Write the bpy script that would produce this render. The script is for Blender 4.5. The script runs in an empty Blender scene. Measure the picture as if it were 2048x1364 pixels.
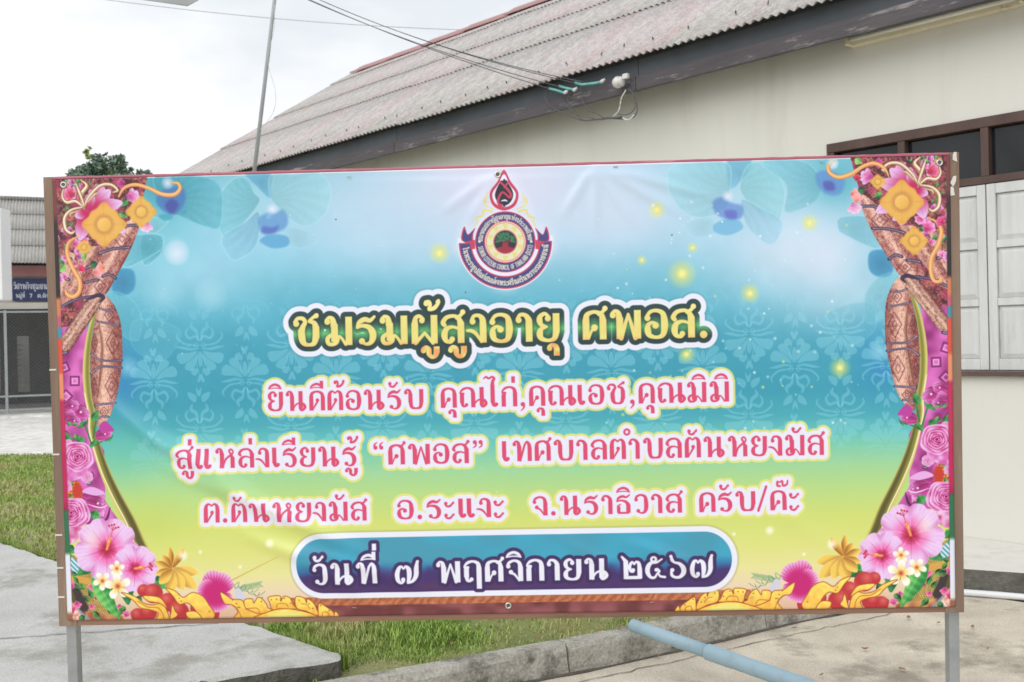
import bpy, bmesh, math, random
import numpy as np
from mathutils import Vector, Matrix, Euler

scene = bpy.context.scene
col = scene.collection
R = math.radians

# ================================================================ camera, sky, sun, exposure
EYE = 1.55
ROLL = R(1.3)
cam_d = bpy.data.cameras.new("camera"); cam_d.lens = 35.0; cam_d.sensor_width = 36.0
cam_d.clip_start = 0.05; cam_d.clip_end = 2000
cam = bpy.data.objects.new("camera", cam_d); col.objects.link(cam)
cam.matrix_world = Matrix.Translation((0, 0, EYE)) @ Matrix.Rotation(R(90), 4, 'X') @ Matrix.Rotation(-ROLL, 4, 'Z')
cam_d.dof.use_dof = True; cam_d.dof.focus_distance = 2.75; cam_d.dof.aperture_fstop = 9.0
scene.camera = cam

SUN_DIR = Vector((-0.45, -0.70, 0.66)).normalized()      # towards the sun
world = bpy.data.worlds.new("World"); scene.world = world; world.use_nodes = True
wn, wl = world.node_tree.nodes, world.node_tree.links
wn.clear()
w_out = wn.new('ShaderNodeOutputWorld'); w_bg = wn.new('ShaderNodeBackground')
sky = wn.new('ShaderNodeTexSky'); sky.sky_type = 'NISHITA'; sky.sun_disc = False
sky.sun_elevation = math.asin(SUN_DIR.z); sky.sun_rotation = math.atan2(SUN_DIR.x, SUN_DIR.y)
sky.dust_density = 3.0; sky.air_density = 1.0
sk = wn.new('ShaderNodeVectorMath'); sk.operation = 'SCALE'; sk.inputs['Scale'].default_value = 0.13
wl.new(sky.outputs['Color'], sk.inputs[0])
tc = wn.new('ShaderNodeTexCoord'); mp = wn.new('ShaderNodeMapping'); mp.inputs['Scale'].default_value = (1.0, 1.0, 2.4); mp.inputs['Location'].default_value = (0.35, 0.2, 0.1)
wl.new(tc.outputs['Generated'], mp.inputs['Vector'])
n1 = wn.new('ShaderNodeTexNoise'); n1.inputs['Scale'].default_value = 2.1; n1.inputs['Detail'].default_value = 7; n1.inputs['Roughness'].default_value = .55
n2 = wn.new('ShaderNodeTexNoise'); n2.inputs['Scale'].default_value = 3.0; n2.inputs['Detail'].default_value = 6; n2.inputs['Roughness'].default_value = .5
wl.new(mp.outputs[0], n1.inputs['Vector']); wl.new(mp.outputs[0], n2.inputs['Vector'])
r1 = wn.new('ShaderNodeValToRGB'); r1.color_ramp.elements[0].position = .30; r1.color_ramp.elements[1].position = .42
wl.new(n1.outputs['Fac'], r1.inputs['Fac'])
r2 = wn.new('ShaderNodeValToRGB'); e = r2.color_ramp.elements
e[0].position = .40; e[0].color = (.60, .635, .67, 1); e[1].position = .57; e[1].color = (.775, .785, .80, 1)
wl.new(n2.outputs['Fac'], r2.inputs['Fac'])
mx = wn.new('ShaderNodeMix'); mx.data_type = 'RGBA'
wl.new(r1.outputs['Color'], mx.inputs['Factor']); wl.new(sk.outputs[0], mx.inputs['A']); wl.new(r2.outputs['Color'], mx.inputs['B'])
wl.new(mx.outputs['Result'], w_bg.inputs['Color']); w_bg.inputs['Strength'].default_value = 1.0
wl.new(w_bg.outputs[0], w_out.inputs['Surface'])

sun_d = bpy.data.lights.new("sun", 'SUN'); sun_d.energy = 1.05; sun_d.angle = R(55); sun_d.color = (1.0, .985, .955)
sun = bpy.data.objects.new("sun", sun_d); col.objects.link(sun); sun.location = (-4, -7, 10)
sun.rotation_euler = SUN_DIR.to_track_quat('Z', 'Y').to_euler()

vs = scene.view_settings
vs.view_transform = 'Standard'; vs.look = 'None'; vs.gamma = 1.0; vs.use_curve_mapping = False; vs.exposure = 0.46
scene.cycles.use_denoising = True

# ================================================================ helpers
def link(o, parent=None):
    col.objects.link(o)
    if parent is not None: o.parent = parent
    return o
def tag(o, label=None, cat=None, group=None, kind=None):
    if label: o['label'] = label
    if cat: o['category'] = cat
    if group: o['group'] = group
    if kind: o['kind'] = kind
    return o
def empty(name, loc=(0, 0, 0), rz=0.0, label=None, cat=None, group=None):
    o = bpy.data.objects.new(name, None); o.empty_display_size = .1
    o.location = loc; o.rotation_euler = (0, 0, rz); col.objects.link(o)
    return tag(o, label, cat, group)
class MB:
    """collects geometry for one mesh"""
    def __init__(s): s.v = []; s.f = []
    def quadmesh(s, verts, faces):
        k = len(s.v); s.v += [tuple(map(float, p)) for p in verts]; s.f += [tuple(i+k for i in f) for f in faces]; return s
    def box(s, x0, y0, z0, x1, y1, z1, M=None):
        p = [(x, y, z) for z in (z0, z1) for y in (y0, y1) for x in (x0, x1)]
        if M is not None: p = [tuple(M @ Vector(q)) for q in p]
        return s.quadmesh(p, [(0,2,3,1),(4,5,7,6),(0,1,5,4),(2,6,7,3),(0,4,6,2),(1,3,7,5)])
    def prism(s, pts, z0, z1):
        n = len(pts); v = [(x, y, z0) for x, y in pts]+[(x, y, z1) for x, y in pts]
        return s.quadmesh(v, [tuple(range(n-1, -1, -1)), tuple(range(n, 2*n))]+[(i, (i+1) % n, n+(i+1) % n, n+i) for i in range(n)])
    def tube(s, pts, r, seg=8, cap=True):
        pts = [Vector(p) for p in pts]; n = len(pts)
        rr = r if hasattr(r, '__len__') else [r]*n
        up = Vector((0, 0, 1)); rings = []
        for i, p in enumerate(pts):
            t = (pts[min(i+1, n-1)]-pts[max(i-1, 0)]).normalized()
            a = t.cross(up if abs(t.z) < .95 else Vector((1, 0, 0))).normalized(); b = t.cross(a)
            rings += [p+(a*math.cos(2*math.pi*k/seg)+b*math.sin(2*math.pi*k/seg))*rr[i] for k in range(seg)]
        f = [(i*seg+k, i*seg+(k+1) % seg, (i+1)*seg+(k+1) % seg, (i+1)*seg+k) for i in range(n-1) for k in range(seg)]
        if cap: f += [tuple(range(seg-1, -1, -1)), tuple((n-1)*seg+k for k in range(seg))]
        return s.quadmesh(rings, f)
    def torus(s, c, nrm, Rr, r, seg=18, sub=8):
        nrm = Vector(nrm).normalized(); a = nrm.orthogonal().normalized(); b = nrm.cross(a); c = Vector(c); v = []
        for i in range(seg):
            d = a*math.cos(2*math.pi*i/seg)+b*math.sin(2*math.pi*i/seg)
            v += [c+d*(Rr+r*math.cos(2*math.pi*k/sub))+nrm*r*math.sin(2*math.pi*k/sub) for k in range(sub)]
        return s.quadmesh(v, [(i*sub+k, i*sub+(k+1) % sub, ((i+1) % seg)*sub+(k+1) % sub, ((i+1) % seg)*sub+k) for i in range(seg) for k in range(sub)])
    def mesh(s, name, mat, smooth=False, bevel=0.0):
        me = bpy.data.meshes.new(name); me.from_pydata(s.v, [], s.f); me.update()
        bm = bmesh.new(); bm.from_mesh(me); bmesh.ops.recalc_face_normals(bm, faces=bm.faces)
        if bevel: bmesh.ops.bevel(bm, geom=[ed for ed in bm.edges if len(ed.link_faces) == 2 and ed.calc_face_angle(0) > .6], offset=bevel, segments=2, affect='EDGES', profile=.7)
        bm.to_mesh(me); bm.free()
        if mat: me.materials.append(mat)
        if smooth: me.polygons.foreach_set('use_smooth', [True]*len(me.polygons))
        return me
    def build(s, name, mat, parent=None, smooth=False, bevel=0.0):
        return link(bpy.data.objects.new(name, s.mesh(name, mat, smooth, bevel)), parent)
def crp(pts, n=8):
    p = [Vector(q) for q in pts]; N = len(p); out = []
    for i in range(N-1):
        a, b, c, d = p[max(i-1, 0)], p[i], p[i+1], p[min(i+2, N-1)]
        for k in range(n):
            t = k/n; out.append(.5*(2*b+(c-a)*t+(2*a-5*b+4*c-d)*t*t+(3*b-a-3*c+d)*t**3))
    return out+[p[-1]]
def mat(name, c1, c2=None, scale=6.0, rough=.7, bump=0.0, bscale=40.0, stain=None, sscale=1.2, samt=.5, spos=(.45, .62), metal=0.0, spec=.5, stretch=(1, 1, 1), detail=6.0, coord='Object', fine=None):
    m = bpy.data.materials.new(name); m.use_nodes = True
    n, l = m.node_tree.nodes, m.node_tree.links
    b = n['Principled BSDF']; b.inputs['Roughness'].default_value = rough; b.inputs['Metallic'].default_value = metal; b.inputs['Specular IOR Level'].default_value = spec
    t = n.new('ShaderNodeTexCoord'); mpn = n.new('ShaderNodeMapping'); mpn.inputs['Scale'].default_value = stretch
    l.new(t.outputs[coord], mpn.inputs['Vector'])
    c2 = c2 or tuple(x*.82 for x in c1)
    nz_ = n.new('ShaderNodeTexNoise'); nz_.inputs['Scale'].default_value = scale; nz_.inputs['Detail'].default_value = detail; nz_.inputs['Roughness'].default_value = .62
    l.new(mpn.outputs[0], nz_.inputs['Vector'])
    rp = n.new('ShaderNodeValToRGB'); rp.color_ramp.elements[0].position = .32; rp.color_ramp.elements[1].position = .68
    rp.color_ramp.elements[0].color = (*c2, 1); rp.color_ramp.elements[1].color = (*c1, 1)
    l.new(nz_.outputs['Fac'], rp.inputs['Fac']); out = rp.outputs['Color']
    if stain:
        s_ = n.new('ShaderNodeTexNoise'); s_.inputs['Scale'].default_value = sscale; s_.inputs['Detail'].default_value = 9; s_.inputs['Roughness'].default_value = .68
        l.new(mpn.outputs[0], s_.inputs['Vector'])
        r_ = n.new('ShaderNodeValToRGB'); r_.color_ramp.elements[0].position = spos[0]; r_.color_ramp.elements[1].position = spos[1]; r_.color_ramp.elements[1].color = (samt, samt, samt, 1)
        l.new(s_.outputs['Fac'], r_.inputs['Fac'])
        k = n.new('ShaderNodeMix'); k.data_type = 'RGBA'; l.new(r_.outputs['Color'], k.inputs['Factor']); l.new(out, k.inputs['A']); k.inputs['B'].default_value = (*stain, 1); out = k.outputs['Result']
    if fine:
        f_ = n.new('ShaderNodeTexNoise'); f_.inputs['Scale'].default_value = fine; f_.inputs['Detail'].default_value = 3
        l.new(mpn.outputs[0], f_.inputs['Vector'])
        fr = n.new('ShaderNodeMapRange'); fr.inputs['From Min'].default_value = .3; fr.inputs['From Max'].default_value = .7; fr.inputs['To Min'].default_value = .78; fr.inputs['To Max'].default_value = 1.16
        l.new(f_.outputs['Fac'], fr.inputs['Value'])
        k = n.new('ShaderNodeVectorMath'); k.operation = 'SCALE'; l.new(out, k.inputs[0]); l.new(fr.outputs[0], k.inputs['Scale']); out = k.outputs[0]
    l.new(out, b.inputs['Base Color'])
    if bump:
        bn = n.new('ShaderNodeTexNoise'); bn.inputs['Scale'].default_value = bscale; bn.inputs['Detail'].default_value = 6
        l.new(mpn.outputs[0], bn.inputs['Vector'])
        bp_ = n.new('ShaderNodeBump'); bp_.inputs['Strength'].default_value = bump; bp_.inputs['Distance'].default_value = .02
        l.new(bn.outputs['Fac'], bp_.inputs['Height']); l.new(bp_.outputs[0], b.inputs['Normal'])
    return m
# measured sight lines: a direction in the photograph -> a world point at a known height, depth or plane
FPX = 2048*35/36
def ray(x, y):
    dx, dy = x-1024, y-682
    return Vector(((dx*math.cos(ROLL)-dy*math.sin(ROLL))/FPX, 1.0, -(dx*math.sin(ROLL)+dy*math.cos(ROLL))/FPX))
def at_depth(x, y, d): return Vector((0, 0, EYE))+ray(x, y)*d
def project(p):
    u = p[0]/p[1]*FPX; v = -(p[2]-EYE)/p[1]*FPX
    return (u*math.cos(ROLL)+v*math.sin(ROLL)+1024, -u*math.sin(ROLL)+v*math.cos(ROLL)+682)
# house frame: x runs along the front wall towards the right, y into the house
HO = Vector((3.17, 6.64, 0)); HRZ = math.atan2(-.729, .6845)
HM4 = Matrix.Translation(HO) @ Matrix.Rotation(HRZ, 4, 'Z')
def on_house(x, y, off):
    """point of the plane parallel to the front wall, off metres in front of it, in house coordinates"""
    inv = HM4.inverted(); o = inv @ Vector((0, 0, EYE)); d = inv.to_3x3() @ ray(x, y)
    t = (-off-o.y)/d.y
    return o+d*t

# ================================================================ materials
M = {}
M['road'] = mat('road_concrete', (.76,.68,.555), (.52,.455,.37), 2.6, .85, .4, 60, (.27,.235,.185), 1.6, .8, (.51,.62), fine=120)  # stains, plus warm sunlit dapple put into the mottled colour
M['slab'] = mat('slab_concrete', (.58,.575,.55), (.47,.465,.44), 2.2, .8, .3, 60, (.27,.25,.21), 1.4, .7, (.535,.63), fine=160)
M['slab_edge'] = mat('kerb_concrete', (.52,.49,.43), (.34,.315,.27), 5.0, .9, .8, 35, (.13,.12,.10), 5.5, .85, (.49,.61), fine=80)
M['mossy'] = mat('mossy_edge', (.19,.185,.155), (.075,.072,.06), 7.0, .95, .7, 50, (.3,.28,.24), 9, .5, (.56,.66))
M['apron'] = mat('apron_concrete', (.76,.74,.69), (.66,.63,.57), 1.4, .8, .2, 60, (.42,.38,.31), 2.5, .5, (.55,.7))
M['yard'] = mat('yard_concrete', (.80,.78,.74), (.70,.68,.64), .8, .85, .2, 30, fine=6)
M['soil'] = mat('lawn_soil', (.27,.27,.10), (.14,.19,.05), 1.5, .95, .6, 40, (.40,.34,.23), 1.1, .85, (.5,.64), fine=70)
M['earth'] = mat('dry_ground', (.34,.31,.25), (.26,.23,.18), .4, .95, .2, 8)
M['wall'] = mat('cream_wall_paint', (.70,.69,.635), (.66,.65,.595), .8, .75, .08, 90, (.50,.475,.41), 2.2, .30, (.52,.72), stretch=(1.6,1.6,.22))
M['pale_wall'] = mat('pale_wall_paint', (.55,.53,.47), (.47,.45,.40), 1.2, .8, .05, 40)
M['slate'] = mat('slate_fascia_paint', (.085,.10,.115), (.065,.075,.09), 3, .6, .1, 30)
M['peel'] = mat('peeling_fascia_paint', (.105,.095,.105), (.07,.062,.07), 5, .75, .3, 30, (.34,.31,.31), 7.0, .8, (.565,.66), stretch=(.35,1,2.0))
M['frame_wood'] = mat('brown_window_wood', (.105,.06,.048), (.065,.036,.03), 5, .6, .15, 60, stretch=(1,1,.3))
M['sill_wood'] = mat('peeling_sill_wood', (.14,.085,.075), (.09,.055,.05), 6, .75, .3, 60, (.45,.42,.40), 9, .7, (.55,.68), stretch=(.4,1,1))
M['shutter'] = mat('grey_white_shutter_paint', (.66,.665,.655), (.55,.555,.545), 7, .6, .2, 70, (.32,.31,.28), 10, .45, (.56,.72), stretch=(1.6,1.6,.18))
M['glass'] = mat('dark_window_glass', (.012,.015,.018), (.008,.01,.012), 2, .12)
M['lamp_paint'] = mat('yellowed_lamp_enamel', (.80,.74,.58), (.72,.64,.46), 6, .5, .05, 50, (.38,.22,.08), 12, .7, (.6,.7))
M['tube'] = mat('white_lamp_glass', (.85,.83,.76), (.8,.78,.7), 5, .25)
M['galv'] = mat('galvanised_steel', (.40,.42,.43), (.32,.34,.35), 14, .45, .05, 80, (.25,.25,.25), 9, .5, (.55,.7), metal=.55)
M['mast'] = mat('grey_mast_paint', (.46,.49,.51), (.38,.41,.43), 6, .5)
M['lamp_grey'] = mat('lamp_head_grey', (.30,.31,.31), (.27,.28,.28), 4, .5)
M['wire'] = mat('black_cable', (.10,.105,.11), None, 8, .5)
M['wire_pale'] = mat('white_cable', (.70,.70,.66), None, 8, .5)
M['teal'] = mat('teal_sleeve', (.20,.56,.52), (.13,.44,.42), 20, .4)
M['porcelain'] = mat('white_porcelain', (.72,.71,.69), (.60,.59,.57), 10, .3)
M['blue_pipe'] = mat('pale_blue_pvc', (.36,.50,.58), (.31,.45,.53), 4, .42, .03, 60, (.27,.30,.30), 9, .6, (.54,.68))
M['white_pipe'] = mat('white_pvc', (.78,.79,.80), (.72,.73,.74), 4, .4)
M['wood'] = mat('brown_frame_wood', (.27,.185,.135), (.17,.112,.08), 9, .7, .25, 90, (.42,.31,.22), 14, .4, (.56,.7), stretch=(1,1,.12))
M['wood_h'] = mat('brown_rail_wood', (.30,.165,.11), (.20,.105,.07), 9, .7, .25, 90, (.40,.27,.19), 14, .4, (.56,.7), stretch=(.12,1,1))
M['metal'] = mat('eyelet_metal', (.70,.68,.62), None, 8, .28, metal=.9)
M['tape'] = mat('torn_white_tape', (.72,.70,.66), (.6,.58,.53), 18, .4)
M['hem'] = mat('pink_folded_hem', (.46,.115,.17), (.36,.085,.13), 11, .35, 0, 40, (.66,.42,.44), 16, .55, (.56,.7), stretch=(.3,1,1))
M['beige_panel'] = mat('beige_panel_paint', (.50,.48,.42), (.45,.43,.38), 2, .7)
M['mauve'] = mat('mauve_fascia', (.40,.19,.19), (.33,.155,.155), 2, .7)
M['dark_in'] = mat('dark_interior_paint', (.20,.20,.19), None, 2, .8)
M['post_grey'] = mat('grey_post_paint', (.35,.37,.38), (.29,.31,.32), 6, .55)
M['white_box'] = mat('white_sign_enamel', (.80,.80,.80), (.75,.75,.75), 2, .5)
M['bark'] = mat('tree_bark', (.12,.095,.07), (.07,.055,.04), 8, .9, .5, 20, stretch=(1,1,.3))
M['leaf_dark'] = mat('dark_leaf', (.19,.27,.18), (.11,.175,.125), 1.5, .5)  # leaf colour lifted to paint in the distance haze
M['leaf_light'] = mat('young_leaf', (.34,.44,.09), (.26,.36,.08), 1.5, .5)
M['dry_leaf'] = mat('dry_leaf', (.36,.20,.10), (.24,.13,.07), 20, .8)

def grass_mat(name, a, b, c):
    m = bpy.data.materials.new(name); m.use_nodes = True; n, l = m.node_tree.nodes, m.node_tree.links
    bs = n['Principled BSDF']; bs.inputs['Roughness'].default_value = .55; bs.inputs['Specular IOR Level'].default_value = .3
    g = n.new('ShaderNodeNewGeometry'); t = n.new('ShaderNodeTexCoord')
    ra = n.new('ShaderNodeValToRGB'); ra.color_ramp.elements[0].color = (*a, 1); ra.color_ramp.elements[1].color = (*b, 1); l.new(g.outputs['Random Per Island'], ra.inputs['Fac'])
    nz_ = n.new('ShaderNodeTexNoise'); nz_.inputs['Scale'].default_value = 1.6; nz_.inputs['Detail'].default_value = 4; l.new(t.outputs['Object'], nz_.inputs['Vector'])
    rb = n.new('ShaderNodeValToRGB'); rb.color_ramp.elements[0].position = .45; rb.color_ramp.elements[1].position = .62; rb.color_ramp.elements[1].color = (.75, .75, .75, 1); l.new(nz_.outputs['Fac'], rb.inputs['Fac'])
    k = n.new('ShaderNodeMix'); k.data_type = 'RGBA'; l.new(rb.outputs['Color'], k.inputs['Factor']); l.new(ra.outputs['Color'], k.inputs['A']); k.inputs['B'].default_value = (*c, 1)
    l.new(k.outputs['Result'], bs.inputs['Base Color']); return m
M['grass'] = grass_mat('grass_blades', (.14,.26,.04), (.42,.56,.13), (.52,.47,.22))

# weathered red-painted fibre cement
def roof_mat(name, grey1, grey2, red, lo, hi, samt, dark=(.2,.19,.18)):
    m = mat(name, grey1, grey2, 5, .85, .3, 60, red, 1.3, samt, (lo, hi), stretch=(1.6,.5,1), fine=45)
    return m
M['roof'] = roof_mat('weathered_roof_sheet', (.60,.575,.55), (.40,.375,.355), (.45,.27,.26), .51, .72, .65)
M['roof_red'] = roof_mat('pinkish_roof_sheet', (.61,.565,.55), (.45,.405,.395), (.47,.28,.27), .48, .70, .65)
M['roof_grey'] = roof_mat('grey_roof_sheet', (.46,.44,.41), (.36,.345,.32), (.27,.25,.23), .5, .7, .6)
M['ridge'] = mat('red_ridge_tile', (.42,.22,.215), (.34,.175,.17), 4, .8, .2, 40, (.46,.34,.33), 3, .5, (.5,.66))
# ================================================================ ground, road, slab, lawn
g = MB().quadmesh([(-400,-60,-.05),(400,-60,-.05),(400,600,-.05),(-400,600,-.05)], [(0,1,2,3)]).build('ground', M['earth']); tag(g, 'dry bare ground reaching to the horizon', kind='structure')
KB = [(-4.6,1.9),(-2.6,3.2),(-1.6,3.72),(-.55,4.22),(.05,4.53),(.41,4.71),(.91,5.0),(1.44,5.33),(1.81,5.52),(2.4,5.8)]       # foot of the kerb
KBs = [(v.x, v.y) for v in crp([(x, y, 0) for x, y in KB], 4)]
rd = MB()
rp_ = KBs+[(2.62,5.92),(6.9,1.38),(20,-14),(20,-30),(-20,-30),(-20,-8)]
rd.prism(rp_, -.08, 0.0)
road = rd.build('road', M['road']); tag(road, 'stained tan concrete road with painted sunlit dapple in front of the banner', kind='structure')
# expansion joints in the road: shallow grooves read as thin raised dirt lines
def strip(pts, w, z, name, m, lab):
    b = MB(); p = [Vector((x, y, z)) for x, y in pts]; v = []
    rr = random.Random(len(pts))
    for i, q in enumerate(p):
        t = (p[min(i+1, len(p)-1)]-p[max(i-1, 0)]).normalized(); nn = Vector((-t.y, t.x, 0)); k = w*rr.uniform(.5, 1.4)
        v += [q+nn*k, q-nn*k]
    b.quadmesh(v, [(2*i, 2*i+1, 2*i+3, 2*i+2) for i in range(len(p)-1)])
    o = b.build(name, m); return tag(o, lab, kind='structure')
jit = random.Random(4)
def jitter(a, b, n, s): return [(a[0]+(b[0]-a[0])*i/n+jit.uniform(-s, s), a[1]+(b[1]-a[1])*i/n+jit.uniform(-s, s)) for i in range(n+1)]
M['crack'] = mat('dirt_in_joint', (.17,.145,.115), (.09,.075,.06), 20, .95)
strip([(x+.0, y-.012) for x, y in KBs[8:]]+[(2.62,5.90)], .012, .004, 'road_joint', M['crack'], 'dark gap along the foot of the kerb')
strip(jitter((-.6,4.02),(2.3,5.62), 60, .012), .0028, .004, 'road_joint', M['crack'], 'thin crack in the road beside the kerb')

# kerb, cast in lengths
def offset(pts, d):
    out = []
    for i in range(len(pts)):
        a, b = Vector(pts[max(i-1, 0)]), Vector(pts[min(i+1, len(pts)-1)]); t = (b-a).normalized(); nn = Vector((-t.y, t.x))
        out.append(tuple(Vector(pts[i])+nn*d))
    return out
kerb = empty('kerb', (0, 0, 0)); tag(kerb, 'weathered concrete kerb between the grass strip and the road', kind='structure')
KT, KK = offset(KBs, .022), offset(KBs, .13)
rnd = random.Random(11)
step = 9
for i0 in range(0, len(KBs)-1, step):
    i1 = min(i0+step, len(KBs)-1); b = MB(); v = []; n = i1-i0+1
    dz = rnd.uniform(-.006, .006)
    for i in range(i0, i1+1):
        sh = .002 if i == i0 else (-.002 if i == i1 else 0)
        tx = Vector(KBs[min(i+1, len(KBs)-1)])-Vector(KBs[max(i-1, 0)]); tx = tx.normalized()*sh
        v += [(KBs[i][0]+tx.x, KBs[i][1]+tx.y, -.05), (KT[i][0]+tx.x+rnd.uniform(-.009, .009), KT[i][1]+tx.y+rnd.uniform(-.006,.006), .105+dz+rnd.uniform(-.008,.006)), (KT[i][0]*.8+KK[i][0]*.2+tx.x, KT[i][1]*.8+KK[i][1]*.2+tx.y, .13+dz+rnd.uniform(-.007, .004)), (KK[i][0]+tx.x, KK[i][1]+tx.y, .128+dz), (KK[i][0]+tx.x, KK[i][1]+tx.y, -.05)]
    f = [(5*j+k, 5*j+(k+1) % 5, 5*(j+1)+(k+1) % 5, 5*(j+1)+k) for j in range(n-1) for k in range(5)]
    f += [tuple(range(4, -1, -1)), tuple(5*(n-1)+k for k in range(5))]
    b.quadmesh(v, f).build('kerb_stone', M['slab_edge'], kerb)

# raised slab on the left
SA, SB = (-.83,4.66), (-1.43,4.33)
slab_poly = [(-.80,4.375),(-.787,4.41),(-.80,4.45),(-3.79,7.29),(-9.0,12.25),(-14,7.0),(-7.4,.82),(-1.37,4.115),(-.83,4.362)]
sr = random.Random(21); sp = []
for i in range(len(slab_poly)):
    a, b = Vector(slab_poly[i]), Vector(slab_poly[(i+1) % len(slab_poly)]); L = (b-a).length; k = max(1, int(min(L, 7)/.05))
    for t in range(k): q = a.lerp(b, t/k); sp.append((q.x+sr.gauss(0, .0045), q.y+sr.gauss(0, .0045)))
sl = MB(); n = len(sp); cx_, cy_ = -5.0, 5.5
def inset(p, d): v = Vector((cx_-p[0], cy_-p[1])).normalized()*d; return (p[0]+v.x, p[1]+v.y)
ring = [[(x, y, -.06) for x, y in sp], [(x+sr.gauss(0, .003), y+sr.gauss(0, .003), .06) for x, y in sp], [(x, y, .158+sr.gauss(0, .003)) for x, y in sp], [(*inset(p, .014+abs(sr.gauss(0, .006))), .17) for p in sp]]
sl.quadmesh(sum(ring, []), [(j*n+i, j*n+(i+1) % n, (j+1)*n+(i+1) % n, (j+1)*n+i) for j in range(3) for i in range(n)]+[tuple(3*n+i for i in range(n))])
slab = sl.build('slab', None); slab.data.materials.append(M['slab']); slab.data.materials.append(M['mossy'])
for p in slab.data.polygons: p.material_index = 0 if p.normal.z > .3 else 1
tag(slab, 'pale grey concrete slab with a dark mossy edge', kind='structure')
strip(jitter((-5.0,4.35),(-1.5,4.98), 60, .012), .004, .174, 'slab_joint', M['crack'], 'thin dark joint across the slab')
# lawn
lawn_poly = [(x, y) for x, y in KK]+[(2.2,6.0),(1.9,6.42),(-4.3,13.1),(-5.2,14.15),(-9.0,14.25),(-14,14.2),(-30,14.0),(-30,11.8),(-9.0,12.3),(-3.79,7.33),(-.81,4.44),(-.80,4.42),(-.82,4.40),(-1.37,4.15),(-4.5,2.05)]
lw = MB().prism(lawn_poly, -.04, .085).build('lawn', M['soil']); tag(lw, 'patchy lawn ground with bare soil beside the kerb', kind='structure')
yd = MB().prism([(-60,13.0),(-3.2,13.0),(-3.2,40),(-60,40)], -.045, .05).build('yard', M['yard']); tag(yd, 'bright pale concrete yard beyond the lawn', kind='structure')

def inside(poly, x, y):
    c = False; n = len(poly)
    for i in range(n):
        x0, y0 = poly[i]; x1, y1 = poly[(i+1) % n]
        if (y0 > y) != (y1 > y) and x < (x1-x0)*(y-y0)/(y1-y0)+x0: c = not c
    return c
def grass(name, x0, x1, y0, y1, count, h, w, seed, polys, lab):
    rs = random.Random(seed); v = []; f = []
    cl = [(rs.uniform(x0, x1), rs.uniform(y0, y1), rs.uniform(.12, .4)) for _ in range(60)]
    tries = 0
    while count > 0 and tries < 900000:
        tries += 1
        x, y = rs.uniform(x0, x1), rs.uniform(y0, y1)
        if not any(inside(p, x, y) for p in polys): continue
        # thin out beside the kerb
        k = min(((x-a)**2+(y-b)**2) for a, b in KK[::3])**.5 if y < 7 else 9
        if k < .28 and rs.random() > .15+k*2.2: continue
        pn = math.sin(x*3.3+1.8*math.sin(y*2.1))+math.sin(y*4.3+1.5*math.sin(x*2.7+1))
        if pn < -.95 and y < 7 and rs.random() < .7: continue
        if y >= 7: pn = 0
        b = min(((x-a)**2+(y-bb)**2)**.5/r for a, bb, r in cl[:30]) if y < 8 else 1
        hh = h*rs.uniform(.4, 1.2)*(1.3 if b < 1 else .75)*(.6 if k < .25 else 1)*(1+.25*max(-1, min(1, pn)))
        a = rs.uniform(0, 6.283); ln = hh*rs.uniform(.2, .9); bx_, by_ = math.cos(a), math.sin(a); ww = w*rs.uniform(.6, 1.3)
        px, py = -by_*ww, bx_*ww; z = .082; i = len(v)
        v += [(x-px, y-py, z), (x+px, y+py, z), (x+bx_*ln*.4+px*.7, y+by_*ln*.4+py*.7, z+hh*.65), (x+bx_*ln*.4-px*.7, y+by_*ln*.4-py*.7, z+hh*.65), (x+bx_*ln, y+by_*ln, z+hh)]
        f += [(i, i+1, i+2, i+3), (i+3, i+2, i+4)]; count -= 1
    me = bpy.data.meshes.new(name); me.from_pydata(v, [], f); me.materials.append(M['grass'])
    return tag(link(bpy.data.objects.new(name, me)), lab, 'grass', kind='stuff')
LP = [lawn_poly]
grass('grass', -1.3, 2.3, 4.3, 7.0, 40000, .045, .0036, 1, LP, 'short green grass beside the kerb under the banner')
grass('grass', -9.5, 2.2, 6.2, 16.5, 60000, .05, .006, 2, LP, 'mown lawn behind the slab at left')

# ragged tufts leaning over the slab edge
rs = random.Random(31); v = []; f = []
for _ in range(2600):
    t = rs.random()**1.3; e0, e1 = Vector((-.80,4.47)), Vector((-5.6,9.05)); p = e0.lerp(e1, t)+Vector((.69,.72))*rs.uniform(.0, .05)
    if math.sin(t*60)+math.sin(t*23+1) < -.3: continue
    hh = rs.uniform(.07, .145); a = rs.gauss(-2.35, .9); ln = rs.uniform(.01, .06); w_ = .0035; px, py = -math.sin(a)*w_, math.cos(a)*w_; i = len(v)
    v += [(p.x-px, p.y-py, .08), (p.x+px, p.y+py, .08), (p.x+math.cos(a)*ln*.4+px*.7, p.y+math.sin(a)*ln*.4+py*.7, .08+hh*.7), (p.x+math.cos(a)*ln*.4-px*.7, p.y+math.sin(a)*ln*.4-py*.7, .08+hh*.7), (p.x+math.cos(a)*ln, p.y+math.sin(a)*ln, .08+hh)]
    f += [(i, i+1, i+2, i+3), (i+3, i+2, i+4)]
me = bpy.data.meshes.new('grass'); me.from_pydata(v, [], f); me.materials.append(M['grass']); tag(link(bpy.data.objects.new('grass', me)), 'ragged grass tufts along the edge of the slab', 'grass', kind='stuff')
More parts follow.
